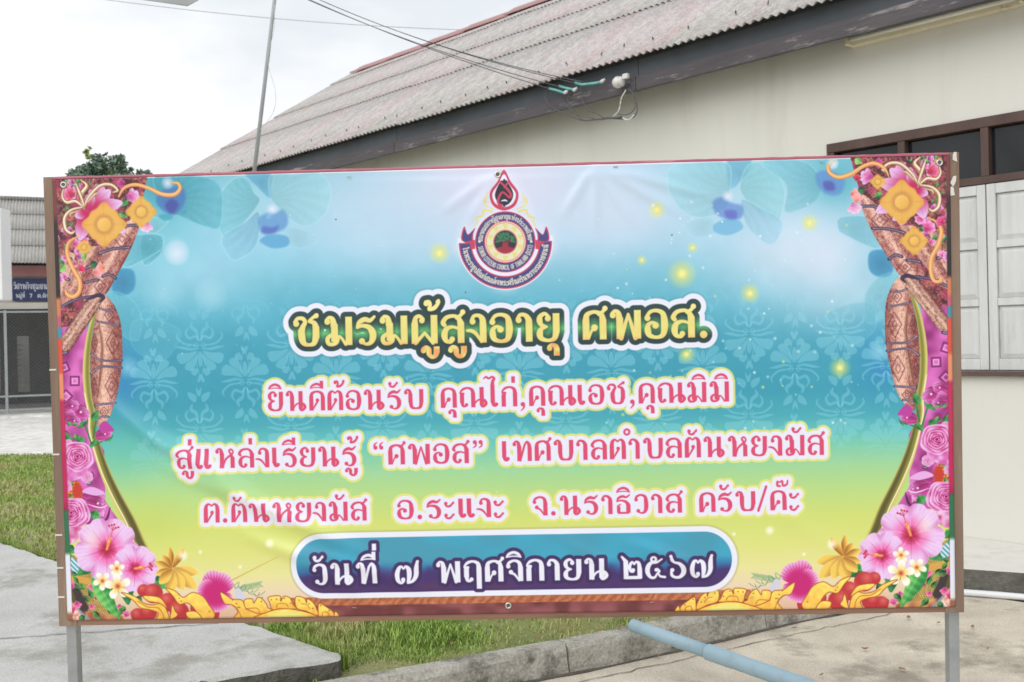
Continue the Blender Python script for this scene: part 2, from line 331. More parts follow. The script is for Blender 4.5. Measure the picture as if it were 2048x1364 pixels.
# apron beside the house and white pipe
ap = MB(); ap.prism([(-12.6,-.002),(-12.6,-1.0),(-.6,-1.0),(-.25,-1.115),(.19,-.935),(.51,-.805),(.8,-.73),(7,-.72),(7,-.002)], -.05, .15)
apron = ap.build('apron', None, None, bevel=.008); apron.matrix_world = HM4; apron.data.materials.append(M['apron']); apron.data.materials.append(M['mossy'])
for p in apron.data.polygons: p.material_index = 0 if p.normal.z > .5 else 1
tag(apron, 'sunlit concrete apron along the foot of the house wall', kind='structure')

# ================================================================ house
house = empty('house', HO, HRZ, 'long cream house with corrugated roof and brown fascia behind the banner', 'house')
XL, XR = -12.3, 7.0
WX0, WX1, WZ0, WZ1 = -1.13, 1.22, 1.28, 2.97
w = MB()
w.box(XL,0,0,WX0,.15,4.06); w.box(WX1,0,0,XR,.15,4.06); w.box(WX0,0,0,WX1,.15,WZ0); w.box(WX0,0,WZ1,WX1,.15,4.06)
w.build('wall', M['wall'], house)
for nm, x in (('gable_wall', XL), ('gable_wall', XR-.15)):
    b = MB(); p = [(.152,0),(7.5,0),(7.5,4.08),(3.827,6.5),(.152,4.08)]
    b.quadmesh([(x, y, z) for y, z in p]+[(x+.15, y, z) for y, z in p], [(4,3,2,1,0),(5,6,7,8,9)]+[(i, (i+1) % 5, 5+(i+1) % 5, 5+i) for i in range(5)]).build(nm, M['wall'], house)
MB().box(XL,7.502,0,XR,7.65,4.05).build('back_wall', M['wall'], house)
# roof
SLA = math.atan(.65); RX0, RX1 = -12.95, 7.2
roof = bpy.data.objects.new('roof', None); link(roof, house); roof.empty_display_size = .1
PITCH, NC = .0735, 12
SWID = PITCH*NC
def sheet_mesh(name, L, m, th=.006, amp=.0125):
    b = MB(); n = NC*6; v = []
    for zz, y in ((0, 0), (0, L), (-th, 0), (-th, L)):
        for i in range(n+1):
            x = SWID*i/n; v.append((x, y, zz+amp*math.sin(2*math.pi*i/6)))
    f = []; k = n+1
    for i in range(n):
        f += [(i, i+1, k+i+1, k+i), (2*k+i, 3*k+i, 3*k+i+1, 2*k+i+1), (i, 2*k+i, 2*k+i+1, i+1), (k+i, k+i+1, 3*k+i+1, 3*k+i)]
    f += [(0, k, 3*k, 2*k), (k-1, 3*k-1, 4*k-1, 2*k-1)]
    return b.quadmesh(v, f).mesh(name, m, True)
rows = [(0, 2.0), (1.86, 1.38), (3.09, 1.56), (4.51, .58)]
rr = random.Random(3)
meshes = {}
def lay_roof(y_eave, z_eave, sgn, rows, x0, ncol, parent, mats):
    for k, (s0, L) in enumerate(rows):
        ms = [sheet_mesh('roof_sheet', L, mm) for mm in mats]
        for c in range(ncol):
            o = bpy.data.objects.new('roof_sheet', ms[rr.choice([0, 0, 1]) if k else rr.choice([0, 0, 0, 1])]); link(o, parent)
            tilt = SLA-math.atan(.02/L)
            lift = .026+.002*rr.random()
            yy, zz = y_eave+sgn*s0*math.cos(SLA), z_eave+s0*math.sin(SLA)
            jit_ = rr.uniform(-.012, .012)
            if sgn > 0: o.rotation_euler = (tilt, 0, 0); o.location = (x0+c*SWID, yy+jit_, zz+lift+jit_*.65+(c % 2)*.0025)
            else: o.rotation_euler = (tilt, 0, math.pi); o.location = (x0+(c+1)*SWID, yy-jit_, zz+lift+jit_*.65+(c % 2)*.0025)
ncol = int((RX1-RX0)/SWID)
lay_roof(-.42, 3.871, 1, rows, RX0, ncol, roof, [M['roof'], M['roof_red']])
lay_roof(8.074, 3.871, -1, [(0, 2.7), (2.55, 2.54)], RX0, ncol, roof, [M['roof'], M['roof_red']])
zr = 3.871+.65*4.247
rcap = MB(); RL = 1.12
for sy in (-1, 1):
    pass
pv = []
for x in (0, RL):
    zz = .06 if x == 0 else .04
    pv += [(x, -.24, -.24*.65+zz-.005), (x, -.05, zz-.03), (x, 0, zz), (x, .05, zz-.03), (x, .24, -.24*.65+zz-.005)]
    pv += [(x, -.24, -.24*.65+zz-.02), (x, -.05, zz-.045), (x, 0, zz-.015), (x, .05, zz-.045), (x, .24, -.24*.65+zz-.02)]
pf = []
for i in range(4): pf += [(i, i+1, 11+i, 10+i), (5+i, 15+i, 16+i, 6+i), (i, 5+i, 6+i, i+1), (10+i, 11+i, 16+i, 15+i)]
pf += [(0, 10, 15, 5), (4, 9, 19, 14)]
rm = rcap.quadmesh(pv, pf).mesh('ridge_cap', M['ridge'])
for c in range(int((RX1-RX0-.3)/(RL-.09))):
    o = bpy.data.objects.new('ridge_cap', rm); link(o, roof); o.location = (RX0+.35+c*(RL-.09), 3.827, zr+.02+rr.uniform(-.006, .01)); o.rotation_euler = (0, rr.uniform(-.006, .006), 0)
bm_ = MB().tube([(0,0,0),(.004,0,.03)], .0045, 6); bm_.tube([(0,0,.010),(0,0,.014)], .010, 8); bolt = bm_.mesh('bolt', M['wire'])
for i in range(52):
    o = bpy.data.objects.new('bolt', bolt); link(o, roof); sd = .33+rr.uniform(-.05, .05); o.location = (RX0+.11+(i*5+rr.choice([0,0,1,-1]))*PITCH, -.42+sd*math.cos(SLA), 3.871+sd*math.sin(SLA)+.04); o.rotation_euler = (SLA+rr.uniform(-.5, .5), rr.uniform(-.5, .5), 0)
# purlins under the eave and fascia boards
for y, z in ((-.2, 3.871+.65*.22-.09), (1.4, 3.871+.65*1.82-.09)):
    MB().box(RX0+.1, y-.03, z-.05, RX1-.1, y+.03, z+.04).build('purlin', M['slate'], house)
x = RX0+.06
while x < RX1-.1:
    L = min(3.4, RX1-.06-x)
    MB().box(x, -.285, 3.745, x+L-.006, -.26, 3.905).build('fascia_board', M['slate'], house)
    MB().box(x, -.325, 3.635, x+L-.008, -.287, 3.757+rr.uniform(-.004, .004)).build('fascia_board', M['peel'], house, bevel=.004)
    x += L
for x in [RX0+.5+i*1.1 for i in range(17)]:
    if x > RX1: break
    b = MB(); v = []
    for xx in (x-.025, x+.025): v += [(xx, -.25, 3.871+.65*.17-.05), (xx, 3.76, zr-.08), (xx, 3.76, zr-.18), (xx, -.25, 3.871+.65*.17-.15)]
    b.quadmesh(v, [(0,1,2,3),(7,6,5,4),(0,4,5,1),(1,5,6,2),(2,6,7,3),(3,7,4,0)]).build('rafter', M['slate'], house)
# window band with shutters and transoms
win = bpy.data.objects.new('window', None); link(win, house); win.empty_display_size = .1
fy0, fy1 = -.018, .10
wf = MB()
wf.box(WX0+.002, fy0, WZ1-.07, WX1-.002, fy1, WZ1-.002); wf.box(WX0+.002, fy0, WZ0+.002, WX0+.06, fy1, WZ1-.072); wf.box(WX1-.06, fy0, WZ0+.002, WX1-.002, fy1, WZ1-.072)
wf.box(WX0+.062, fy0+.002, 2.525, WX1-.062, fy1, 2.575)
wf.build('frame', M['frame_wood'], win, bevel=.004)
bays = [WX0+.06, -.555, .015, .585, WX1-.06]
for i in (1, 2, 3): MB().box(bays[i]-.025, fy0+.004, 2.577, bays[i]+.025, fy1-.004, WZ1-.072).build('mullion', M['frame_wood'], win)
for i in range(4):
    a = bays[i]+(.025 if i else 0)+.002; b_ = bays[i+1]-(.025 if i < 3 else 0)-.002
    MB().box(a, .045, 2.577, b_, .052, WZ1-.074).build('pane', M['glass'], win)
MB().box(WX0-.05, -.05, WZ0-.035, WX1+.05, .0-.003, WZ0-.002).build('sill', M['sill_wood'], win, bevel=.004)
def shutter(x0, x1, z0, z1):
    lf = MB(); st = .055; y0, y1 = -.012, .03
    lf.box(x0, y0, z0, x0+st, y1, z1); lf.box(x1-st, y0, z0, x1, y1, z1)
    zs = [z0, z0+.075, z0+(z1-z0)*.345, z0+(z1-z0)*.345+.05, z0+(z1-z0)*.655, z0+(z1-z0)*.655+.05, z1-.065, z1]
    for k in (0, 2, 4, 6): lf.box(x0+st+.0015, y0+.002, zs[k], x1-st-.0015, y1-.002, zs[k+1])
    o = lf.build('shutter', M['shutter'], win, bevel=.003)
    for k in (1, 3, 5):
        b = MB(); xa, xb, za, zb = x0+st+.003, x1-st-.003, zs[k]+.002, zs[k+1]-.002; c = .03
        b.quadmesh([(xa,.012,za),(xb,.012,za),(xb,.012,zb),(xa,.012,zb),(xa+c,.0,za+c),(xb-c,.0,za+c),(xb-c,.0,zb-c),(xa+c,.0,zb-c),(xa,.02,za),(xb,.02,za),(xb,.02,zb),(xa,.02,zb)],
                   [(0,1,5,4),(1,2,6,5),(2,3,7,6),(3,0,4,7),(4,5,6,7),(0,8,9,1),(1,9,10,2),(2,10,11,3),(3,11,8,0),(8,11,10,9)]).build('panel', M['shutter'], o)
for i in range(4): shutter(bays[i]+.004, bays[i+1]-.004, WZ0+.006, 2.520)
# fluorescent batten on the wall
lamp = empty('wall_lamp', HM4 @ Vector((-.3,-.05,3.69)), HRZ, 'yellowed fluorescent batten lamp on the cream wall under the eave', 'lamp')
MB().box(-.60,-.03,-.055,.62,.048,.012).build('housing', M['lamp_paint'], lamp, bevel=.006)
MB().tube([(-.575,-.062,-.018),(.595,-.062,-.018)], .019, 12).build('tube', M['tube'], lamp, True)
for x in (-.59, .60): MB().box(x-.012,-.09,-.055,x+.012,-.031,.016).build('end_cap', M['lamp_paint'], lamp, bevel=.006)
# service wires and fittings on the fascia
def hp(x, y, off): return HM4 @ on_house(x, y, off)
def sag(a, b, s, n=24):
    a, b = Vector(a), Vector(b); return [a.lerp(b, i/n)-Vector((0, 0, s*4*(i/n)*(1-i/n))) for i in range(n+1)]
ends = [((1098,177),(624,0)),((1118,173),(628,0)),((1150,166),(660,0)),((1166,164),(668,0))]
for i, (a, b) in enumerate(ends):
    A_ = hp(*a, .40); d = 11.2
    k = 1.42; far = at_depth(a[0]+(b[0]-a[0])*k, a[1]+(b[1]-a[1])*k-8-10*k, d)
    o = MB().tube(sag(A_, far, .10+.02*i), .0042, 6).build('overhead_wire', M['wire'])
    tag(o, ['lowest of the four black service wires running to the eave', 'second lowest black service wire running to the eave', 'second highest black service wire running to the eave', 'highest of the four black service wires running to the eave'][i], 'wire', 'service wires from the sky to the eave')
sleeves = [([(1098,177),(1112,180),(1129,186)], 'teal sleeve on the leftmost service wire under the eave'), ([(1118,172),(1132,176),(1147,179)], 'teal sleeve on the second service wire under the eave'), ([(1150,165.5),(1164,169),(1174,168)], 'short teal sleeve beside the white insulator clamp'), ([(1174,168),(1188,166.5),(1201,164)], 'rightmost teal sleeve next to the round insulator')]
for pts, lab in sleeves:
    o = MB().tube([hp(*p, .39) for p in pts], .011, 8).build('wire_sleeve', M['teal'], None, True); tag(o, lab, 'sleeve', 'teal wire sleeves')
for p, lab in (((1132,184),'small white wire clamp at the end of the leftmost teal sleeve'), ((1150,179),'small white wire clamp between two teal sleeves'), ((1205,162),'small white wire clamp at the right end of the sleeves')):
    c = hp(*p, .39); o = MB().tube([c+Vector((-.02,0,-.012)), c, c+Vector((.022,0,.016))], [.012,.017,.01], 10).build('wire_clamp', M['porcelain'], None, True); tag(o, lab, 'clamp', 'white wire clamps')
c = hp(1238,164,.40); ins = empty('insulator', c, HRZ, 'round white porcelain insulator bracketed to the brown fascia', 'insulator')
MB().tube([(-.055,0,0),(-.05,0,0),(-.02,0,0),(.0,0,0),(.012,0,0),(.03,0,0),(.045,0,0)], [.012,.034,.05,.05,.034,.044,.03], 16).build('bell', M['porcelain'], ins, True)
MB().box(.035,.0,-.012,.06,.075,.014).build('bracket', M['galv'], ins); MB().box(.045,-.012,.012,.1,.02,.055).build('bracket', M['porcelain'], ins, bevel=.006)
def cable(pts, r, m, lab, off=.375):
    o = MB().tube(crp([hp(*p, off) for p in pts], 6), r, 6).build('cable_loop', M[m], None, True); return tag(o, lab, 'cable', 'cables looped under the eave')
cable([(1099,178),(1091,188),(1093,202),(1112,219),(1140,232),(1165,241),(1190,240),(1218,237)], .0048, 'wire', 'leftmost dark cable loop hanging from the eave')
cable([(1145,181),(1136,194),(1139,212),(1150,228),(1167,240),(1195,238),(1222,237)], .0048, 'wire', 'middle dark cable loop hanging from the eave')
cable([(1140,181),(1128,198),(1142,222),(1160,232),(1190,237)], .004, 'wire', 'thin dark cable loop just behind the middle one')
cable([(1164,171),(1162,186),(1168,208),(1176,220),(1194,227),(1208,237)], .0048, 'wire', 'right dark cable loop below the sleeves')
cable([(1252,180),(1243,196),(1240,212),(1236,224),(1226,233)], .006, 'wire_pale', 'white cable dropping from the round insulator')
cable([(1256,178),(1266,186),(1273,205),(1274,222),(1266,235),(1250,238),(1225,237)], .0048, 'wire', 'dark cable curling round right of the insulator')
cable([(1258,180),(1268,196),(1272,210),(1264,224),(1250,230),(1236,228)], .004, 'wire', 'inner dark cable curl right of the insulator', .36)
cable([(1246,236),(1252,239),(1260,238),(1268,230)], .0065, 'wire_pale', 'short white cable joint at the bottom of the curl', .39)
cable([(1205,238),(1215,236),(1228,236),(1243,234)], .010, 'wire', 'taped black cable joint at the bottom of the loops', .39)

# mast in front of the roof
ma = empty('antenna_mast', at_depth(425,1060,8.6), 0, 'thin leaning grey steel mast rising past the roof', 'mast')
o_ = Vector(ma.location)
MB().tube([at_depth(425,1060,8.6)-o_, at_depth(508,345,8.6)-o_], [.021,.020], 12).build('lower_tube', M['mast'], ma, True)
MB().tube([at_depth(507.6,352,8.6)-o_, at_depth(549,0,8.6)-o_, at_depth(575,-220,8.6)-o_], [.018,.0165,.016], 12).build('upper_tube', M['mast'], ma, True)
MB().tube([Vector(q)-o_ for q in crp([at_depth(549,10,8.58), at_depth(548,60,8.58), at_depth(536,120,8.58), at_depth(551,185,8.58), at_depth(546,225,8.58), at_depth(520,260,8.58)], 6)], .0022, 5).build('mast_cable', M['wire_pale'], ma, True)
fw = MB().tube(sag(at_depth(-600,-150,34), at_depth(1300,60,40), 1.15, 40), .012, 5).build('distant_wire', M['post_grey']); tag(fw, 'faint distant wire crossing the white sky', 'wire')
# lamp head above the frame
sl_ = empty('street_lamp', at_depth(335,-20,4.2), 0, 'underside of a pale grey lamp head at the top edge', 'street lamp')
o_ = Vector(sl_.location)
q = [at_depth(250,-4,4.0)-o_, at_depth(375,14,4.0)-o_, at_depth(400,0,4.0)-o_, at_depth(408,-50,4.3)-o_, at_depth(280,-75,4.4)-o_]
b = MB(); n = len(q); up = Vector((0, .03, .07)); b.quadmesh([v for v in q]+[v+up for v in q], [tuple(range(n-1,-1,-1)), tuple(range(n, 2*n))]+[(i, (i+1) % n, n+(i+1) % n, n+i) for i in range(n)])  .build('head', M['lamp_grey'], sl_, bevel=.008)
MB().tube([at_depth(330,-50,4.3)-o_+Vector((0,0,.08)), Vector((-.4,.4,.9)), Vector((-1.6,.6,1.5)), Vector((-3.0,.6,1.6)), Vector((-3.0,.6,-3.4))], .035, 10).build('arm', M['post_grey'], sl_, True)
# ================================================================ shop building beyond the yard (left)
BRZ = R(24); BO = Vector((-11.57, 23.58, 0)); BM4 = Matrix.Translation(BO) @ Matrix.Rotation(BRZ, 4, 'Z')
shop = empty('shop_building', BO, BRZ, 'low open-fronted building with grey corrugated roof beyond the yard', 'building')
BX0, BX1 = -9.0, 6.2
MB().box(BX0,-.9,-.02,BX1,6.0,.10).build('plinth', M['yard'], shop)
MB().box(BX0,-.02,3.335,BX1,.10,3.60).build('fascia_board', M['mauve'], shop)
MB().box(BX0,.03,2.722,BX1,.10,3.333).build('upper_panel', M['beige_panel'], shop)
MB().box(BX0,-.05,2.57,BX1,.12,2.72).build('lintel', M['pale_wall'], shop)
for x in (BX0, -5.2, -2.4, 2.2, 4.4, BX1-.16): MB().box(x,.0,.102,x+.16,.14,2.568).build('column', M['post_grey'], shop)
bk = MB(); xs = [BX0, -3.3, -2.2, -1.42, -.78, -.35, -.05, .5, 1.1, 2.4, 3.4, BX1]
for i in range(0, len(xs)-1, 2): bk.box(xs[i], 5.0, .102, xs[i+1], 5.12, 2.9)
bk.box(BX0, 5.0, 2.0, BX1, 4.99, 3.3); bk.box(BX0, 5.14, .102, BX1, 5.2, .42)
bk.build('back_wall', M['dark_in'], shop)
MB().box(BX0,6.4,.0,BX1,6.5,3.0).build('sky_blocker', M['pale_wall'], shop)  # pale wall added to block the bright sky seen through the openings
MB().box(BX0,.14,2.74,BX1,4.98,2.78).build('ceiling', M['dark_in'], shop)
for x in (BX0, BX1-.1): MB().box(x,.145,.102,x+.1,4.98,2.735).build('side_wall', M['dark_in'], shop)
for i in range(10): MB().box(-2.2, 5.25, .6+i*.14, -.2, 5.27, .66+i*.14).build('slat', M['white_box'], shop)
sroof = bpy.data.objects.new('roof', None); link(sroof, shop)
lay_roof(-.55, 3.60, 1, [(0,1.0),(.86,1.0),(1.72,1.0),(2.58,.95)], BX0-.3, 17, sroof, [M['roof_grey'], M['roof_grey']])
lay_roof(5.25, 3.60, -1, [(0,1.8),(1.7,1.85)], BX0-.3, 17, sroof, [M['roof_grey'], M['roof_grey']])
MB().tube([(BX0-.3,2.35,5.52),(BX1-.1,2.35,5.52)], .05, 8).build('ridge_cap', M['roof_grey'], sroof)
# fence of posts and mesh in front of the opening
fence = empty('mesh_fence', BM4 @ Vector((0,-.12,.10)), BRZ, 'grey steel frame fence with wire mesh across the building front', 'fence')
inv = BM4.inverted()
def on_shop(x, y, off=0.0):
    o = inv @ Vector((0, 0, EYE)); d = inv.to_3x3() @ ray(x, y); t = (-off-o.y)/d.y; return o+d*t
px = on_shop(12, 720, .12).x
for x in [px+k*2.9 for k in range(-2, 3)]: MB().box(x-.03,-.03,0,x+.03,.03,2.44).build('post', M['post_grey'], fence)
for z in (.10, .42, 2.40): MB().box(BX0+.2,-.022,z-.022,BX1-.2,.022,z+.022).build('rail', M['post_grey'], fence)
ms = MB(); S_ = .085; h0, h1 = .12, 2.38; H_ = h1-h0
x = -3.6-H_
while x < 3.6:
    for sg in (1, -1):
        xa, xb = (x, x+H_) if sg > 0 else (x+H_, x)
        za, zb = h0, h1
        a0 = max(xa if sg > 0 else xb, -3.6)
        ms.tube([(xa, .004*sg, za), (xb, .004*sg, zb)], .0022, 3, False)
    x += S_
tag(ms.build('mesh', M['galv'], fence), kind='stuff')
# sign on the building (lettering drawn further down)
p0 = on_shop(21, 580, .0); 
SIGN_W, SIGN_H = 1.13, .545
sign = empty('shop_sign', BM4 @ Vector((p0.x, -.035, 3.03)), BRZ, 'navy blue sign board with white Thai lettering on the far building', 'sign')
# white box sign at the left edge
wb = empty('box_sign', (at_depth(-30, 900, 20.0).x, 20.0, 0), 0, 'white box sign on a post cut off by the left edge', 'sign')
o_ = Vector(wb.location); a, b_ = at_depth(-70, 602, 20)-o_, at_depth(11, 418, 20)-o_
MB().box(a.x, -.2, a.z, b_.x, .2, b_.z).build('box', M['white_box'], wb, bevel=.02)
MB().tube([(a.x+.4, 0, 0), (a.x+.4, 0, a.z)], .05, 10).build('post', M['post_grey'], wb)

# ================================================================ tree behind the banner
TD = 36.0
tb = at_depth(205, 345, TD); tree = empty('tree', (tb.x, TD, 0), 0, 'leafy dark green tree top rising behind the banner', 'tree')
o_ = Vector(tree.location); zc = tb.z
MB().tube([(0,0,-.05),(.1,.05,1.4),(-.05,.1,2.8),(.05,0,4.2),(0,0,zc-.6)], [.22,.17,.14,.10,.05], 10).build('trunk', M['bark'], tree, True)
lb = MB()
for q in ((1.2,.2,.2),(-1.1,-.3,.1),(.5,-.9,.6),(-.4,.8,.9),(.7,.4,1.1)): lb.tube([(0,0,zc-2.6),(q[0]*.5,q[1]*.5,zc-1.8+q[2]*.4),(q[0],q[1],zc-1.2+q[2]*.8)], [.07,.05,.02], 6)
lb.build('limbs', M['bark'], tree, True)
def foliage(name, clusters, size, m, seed):
    rs = random.Random(seed); v = []; f = []
    for (c, r, n) in clusters:
        for _ in range(n):
            d = Vector((rs.gauss(0,1), rs.gauss(0,1), rs.gauss(0,1))).normalized()*r*rs.random()**.45
            p = Vector(c)+Vector((d.x*1.1, d.y, d.z*.85)); s = size*rs.uniform(.5, 1.2)
            a = Vector((rs.uniform(-1,1), rs.uniform(-1,1), rs.uniform(-.8,.8))).normalized(); b = a.cross(Vector((rs.uniform(-1,1), rs.uniform(-1,1), rs.uniform(-1,1)))).normalized()
            i = len(v); v += [p-a*s, p+b*s*.42, p+a*s, p-b*s*.42]; f.append((i, i+1, i+2, i+3))
    me = bpy.data.meshes.new(name); me.from_pydata([tuple(q) for q in v], [], f); me.materials.append(m)
    return link(bpy.data.objects.new(name, me), tree)
def tp(x, y, dd=0.): return at_depth(x, y, TD+dd)-o_
cl = [(tp(205,330),.33,190),(tp(198,318),.26,110),(tp(190,336,.3),.36,230),(tp(233,320),.25,150),(tp(236,334,-.2),.30,180),(tp(172,344),.35,200),(tp(150,350),.28,130),(tp(218,345,.3),.45,260),(tp(245,326),.16,60),(tp(253,348),.26,110),(tp(279,345),.15,45),(tp(296,346),.15,45),
      (tp(188,316),.10,22),(tp(243,313),.09,18),(tp(212,308),.08,16),(tp(160,338),.14,34),(tp(262,338),.1,18),(tp(141,347),.1,20),(tp(205,372,.5),.9,600),(tp(170,385,-.4),.9,500),(tp(245,380),.9,500),(tp(290,385,.4),.7,300),(tp(205,420),1.2,600)]
foliage('crown', cl, .105, M['leaf_dark'], 5)
foliage('young_leaves', [(tp(172,304),.12,24),(tp(178,312),.14,30),(tp(181,297),.07,10),(tp(228,347),.2,40),(tp(250,344),.12,20)], .105, M['leaf_light'], 6)

# ================================================================ pipes and fallen leaves
pe = empty('blue_pipe', (0,0,0), 0, 'pale blue plastic pipe lying from the kerb onto the road', 'pipe')
A_ = Vector((.545, 4.80, .168)); B_ = Vector((2.05, 3.03, .036)); dv = (B_-A_).normalized()
pe.location = A_.lerp(B_, .5); pe.location.z = 0; o_ = Vector(pe.location)
J = A_+dv*.46
def ringtube(pts, ro, ri, seg=24):
    b = MB(); b.tube(pts, ro, seg, False); n = len(pts); b2 = MB(); b2.tube(pts[::-1], ri, seg, False); b.quadmesh(b2.v, b2.f)
    k = n*seg; m = (n-1)*seg
    b.f += [(i, (i+1) % seg, k+m+(i+1) % seg, k+m+i) for i in range(seg)]+[(m+i, m+(i+1) % seg, k+(i+1) % seg, k+i) for i in range(seg)]
    return b
MB().tube([A_-o_, A_+dv*.006-o_, J+dv*.05-o_], [.024,.0305,.0305], 24).build('pipe', M['blue_pipe'], pe, True)
ringtube([J-o_, J+dv*.004-o_, J+dv*.12-o_, J+dv*.15-o_, B_-o_], [.0345,.0365,.0365,.0345,.0345], [.031,.031,.031,.030,.030]).build('socket', M['blue_pipe'], pe, True)
w0, w1 = HM4 @ Vector((-1.2,-.965,.02)), HM4 @ Vector((4.5,-1.0,.02))
wp = MB().tube(crp([HM4 @ Vector(q) for q in ((-.5,-1.25,.022),(-.22,-1.165,.022),(.19,-.985,.022),(.51,-.86,.022),(.85,-.79,.022),(2.5,-.78,.022),(5,-.78,.022))], 5), .019, 14).build('white_pipe', M['white_pipe'], None, True)
tag(wp, 'thin white plastic pipe lying along the foot of the apron', 'pipe')
rs = random.Random(8)
def dry_leaf(x, y, lab, s=.03, z=0.008):
    p = Vector((0, 0, EYE))+ray(x, y)*((z-EYE)/ray(x, y).z); a = rs.uniform(0, 6.28); v = []
    for t, w_ in ((-1,0),(-.5,.42),(.2,.5),(.7,.25),(1,0),(.7,-.25),(.2,-.5),(-.5,-.42)):
        q = Vector((t*s*math.cos(a)-w_*s*math.sin(a), t*s*math.sin(a)+w_*s*math.cos(a), .01*abs(t)*rs.uniform(.5,1.6)+abs(w_)*.012)); v.append(q)
    n = len(v); b = MB(); b.quadmesh(v+[q-Vector((0,0,.0015)) for q in v], [(0,1,7),(1,6,7),(1,2,6),(2,5,6),(2,3,5),(3,4,5)]+[(n,n+7,n+1),(n+1,n+7,n+6),(n+1,n+6,n+2),(n+2,n+6,n+5),(n+2,n+5,n+3),(n+3,n+5,n+4)]+[(i,(i+1) % n,n+(i+1) % n,n+i) for i in range(n)])
    o = b.build('dry_leaf', M['dry_leaf']); o.location = p; tag(o, lab, 'leaf', 'dry leaves on the road')
for x, y, lab in ((1448,1282,'dry leaf on the road just right of the blue pipe end'),(1589,1258,'orange dry leaf on the road at the kerb foot below the banner'),(1877,1248,'dark curled leaf beside the right post'),(1945,1256,'dry leaf on the road right of the right post'),(1676,1228,'brown dry leaf at the kerb foot under the banner edge'),(1316,1313,'dry leaf in the gutter left of the blue pipe'),(1287,1304,'dry leaf in the gutter under the blue pipe end'),(1817,1237,'dry leaf close under the banner near its right corner'),(1804,1340,'tiny dry leaf on the road left of the right post'),(1643,1352,'tiny dry leaf near the bottom edge right of the pipe'),(1975,1300,'dry leaf on the road near the right edge'),(1730,1300,'dry leaf in the middle of the tan road')):
    dry_leaf(x, y, lab, rs.uniform(.011, .022))
for x, y, lab in ((1075,1277,'dry leaf in the grass above the kerb left of the pipe'),(1201,1262,'dry leaf in the grass beside the blue pipe end'),(1130,1255,'dry leaf in the grass in the middle of the strip'),(1236,1254,'dry leaf on the soil just left of the pipe end'),(760,1295,'dry leaf in the grass near the slab corner'),(905,1290,'dry leaf in the grass halfway along the kerb')):
    dry_leaf(x, y, lab, rs.uniform(.014, .024), .11)

# ================================================================ banner on its frame
BC = (-0.03248421, 2.67761648, 1.41054976); BYAW, BTILT = -0.02633353, -0.02653139
Rb = Euler((-BTILT, 0, BYAW)).to_matrix()
zo = BC[2]/math.cos(BTILT)
base = Vector(BC)+Rb @ Vector((0, 0, -zo))
def board(X, Z): return Vector(BC)+Rb @ Vector((X, 0, Z))
frame = empty('banner_frame', base, 0, 'brown wooden frame on two grey steel posts holding the banner', 'frame'); frame.rotation_euler = (-BTILT, 0, BYAW)
FW, FH = 1.22, .61
MB().box(-FW,-.012,zo-FH,-FW+.05,.013,zo+FH).build('stile', M['wood'], frame, bevel=.0015)
MB().box(FW-.05,-.012,zo-FH,FW,.013,zo+FH).build('stile', M['wood'], frame, bevel=.0015)
MB().box(-FW+.0505,-.0115,zo-FH+.001,FW-.0505,.0125,zo-FH+.048).build('rail', M['wood_h'], frame, bevel=.0015)
MB().box(-FW+.0505,-.0115,zo+FH-.05,FW-.0505,.0125,zo+FH-.002).build('rail', M['wood_h'], frame, bevel=.0015)
MB().box(-FW+.0505,-.004,zo-.025,FW-.0505,.0125,zo+.025).build('rail', M['wood_h'], frame)
for x0, x1 in ((-1.2135,-1.186),(1.190,1.2175)):
    pb = MB(); pb.box(x0,.0135,0,x1,.044,zo+FH-.1)
    po = pb.build('post', M['galv'], frame, bevel=.003)
    MB().box(x0,-.30,.0,x1,.36,.028).build('foot', M['galv'], po, bevel=.002)
for x, z in ((1.208,.597),(1.205,.535),(1.2,.505)):
    b = MB(); rt = random.Random(int(x*1000+z*100)); v = []
    for k in range(7): a = k/7*6.283; v.append((x+.011*rt.uniform(.4,1.1)*math.cos(a), -.0128-.0015*rt.random(), zo+z+.016*rt.uniform(.5,1.1)*math.sin(a)))
    b.quadmesh(v+[(p[0],p[1]+.0006,p[2]) for p in v], [tuple(range(6,-1,-1)), tuple(range(7,14))]+[(i,(i+1) % 7,7+(i+1) % 7,7+i) for i in range(7)]).build('tape_scrap', M['tape'], frame)
for z in (.09,-.14,-.36,-.45,-.53): 
    MB().box(-FW-.001,-.0132,zo+z-.002,-FW+.018,-.0121,zo+z+.0025).build('tape_scrap', M['tape'], frame)
SX0, SX1, SZ0, SZ1 = -1.194, 1.195, -.593, .604
SHEET_CORNERS = [project(board(x, z)) for x, z in ((SX0, SZ1), (SX1, SZ1), (SX1, SZ0), (SX0, SZ0))]
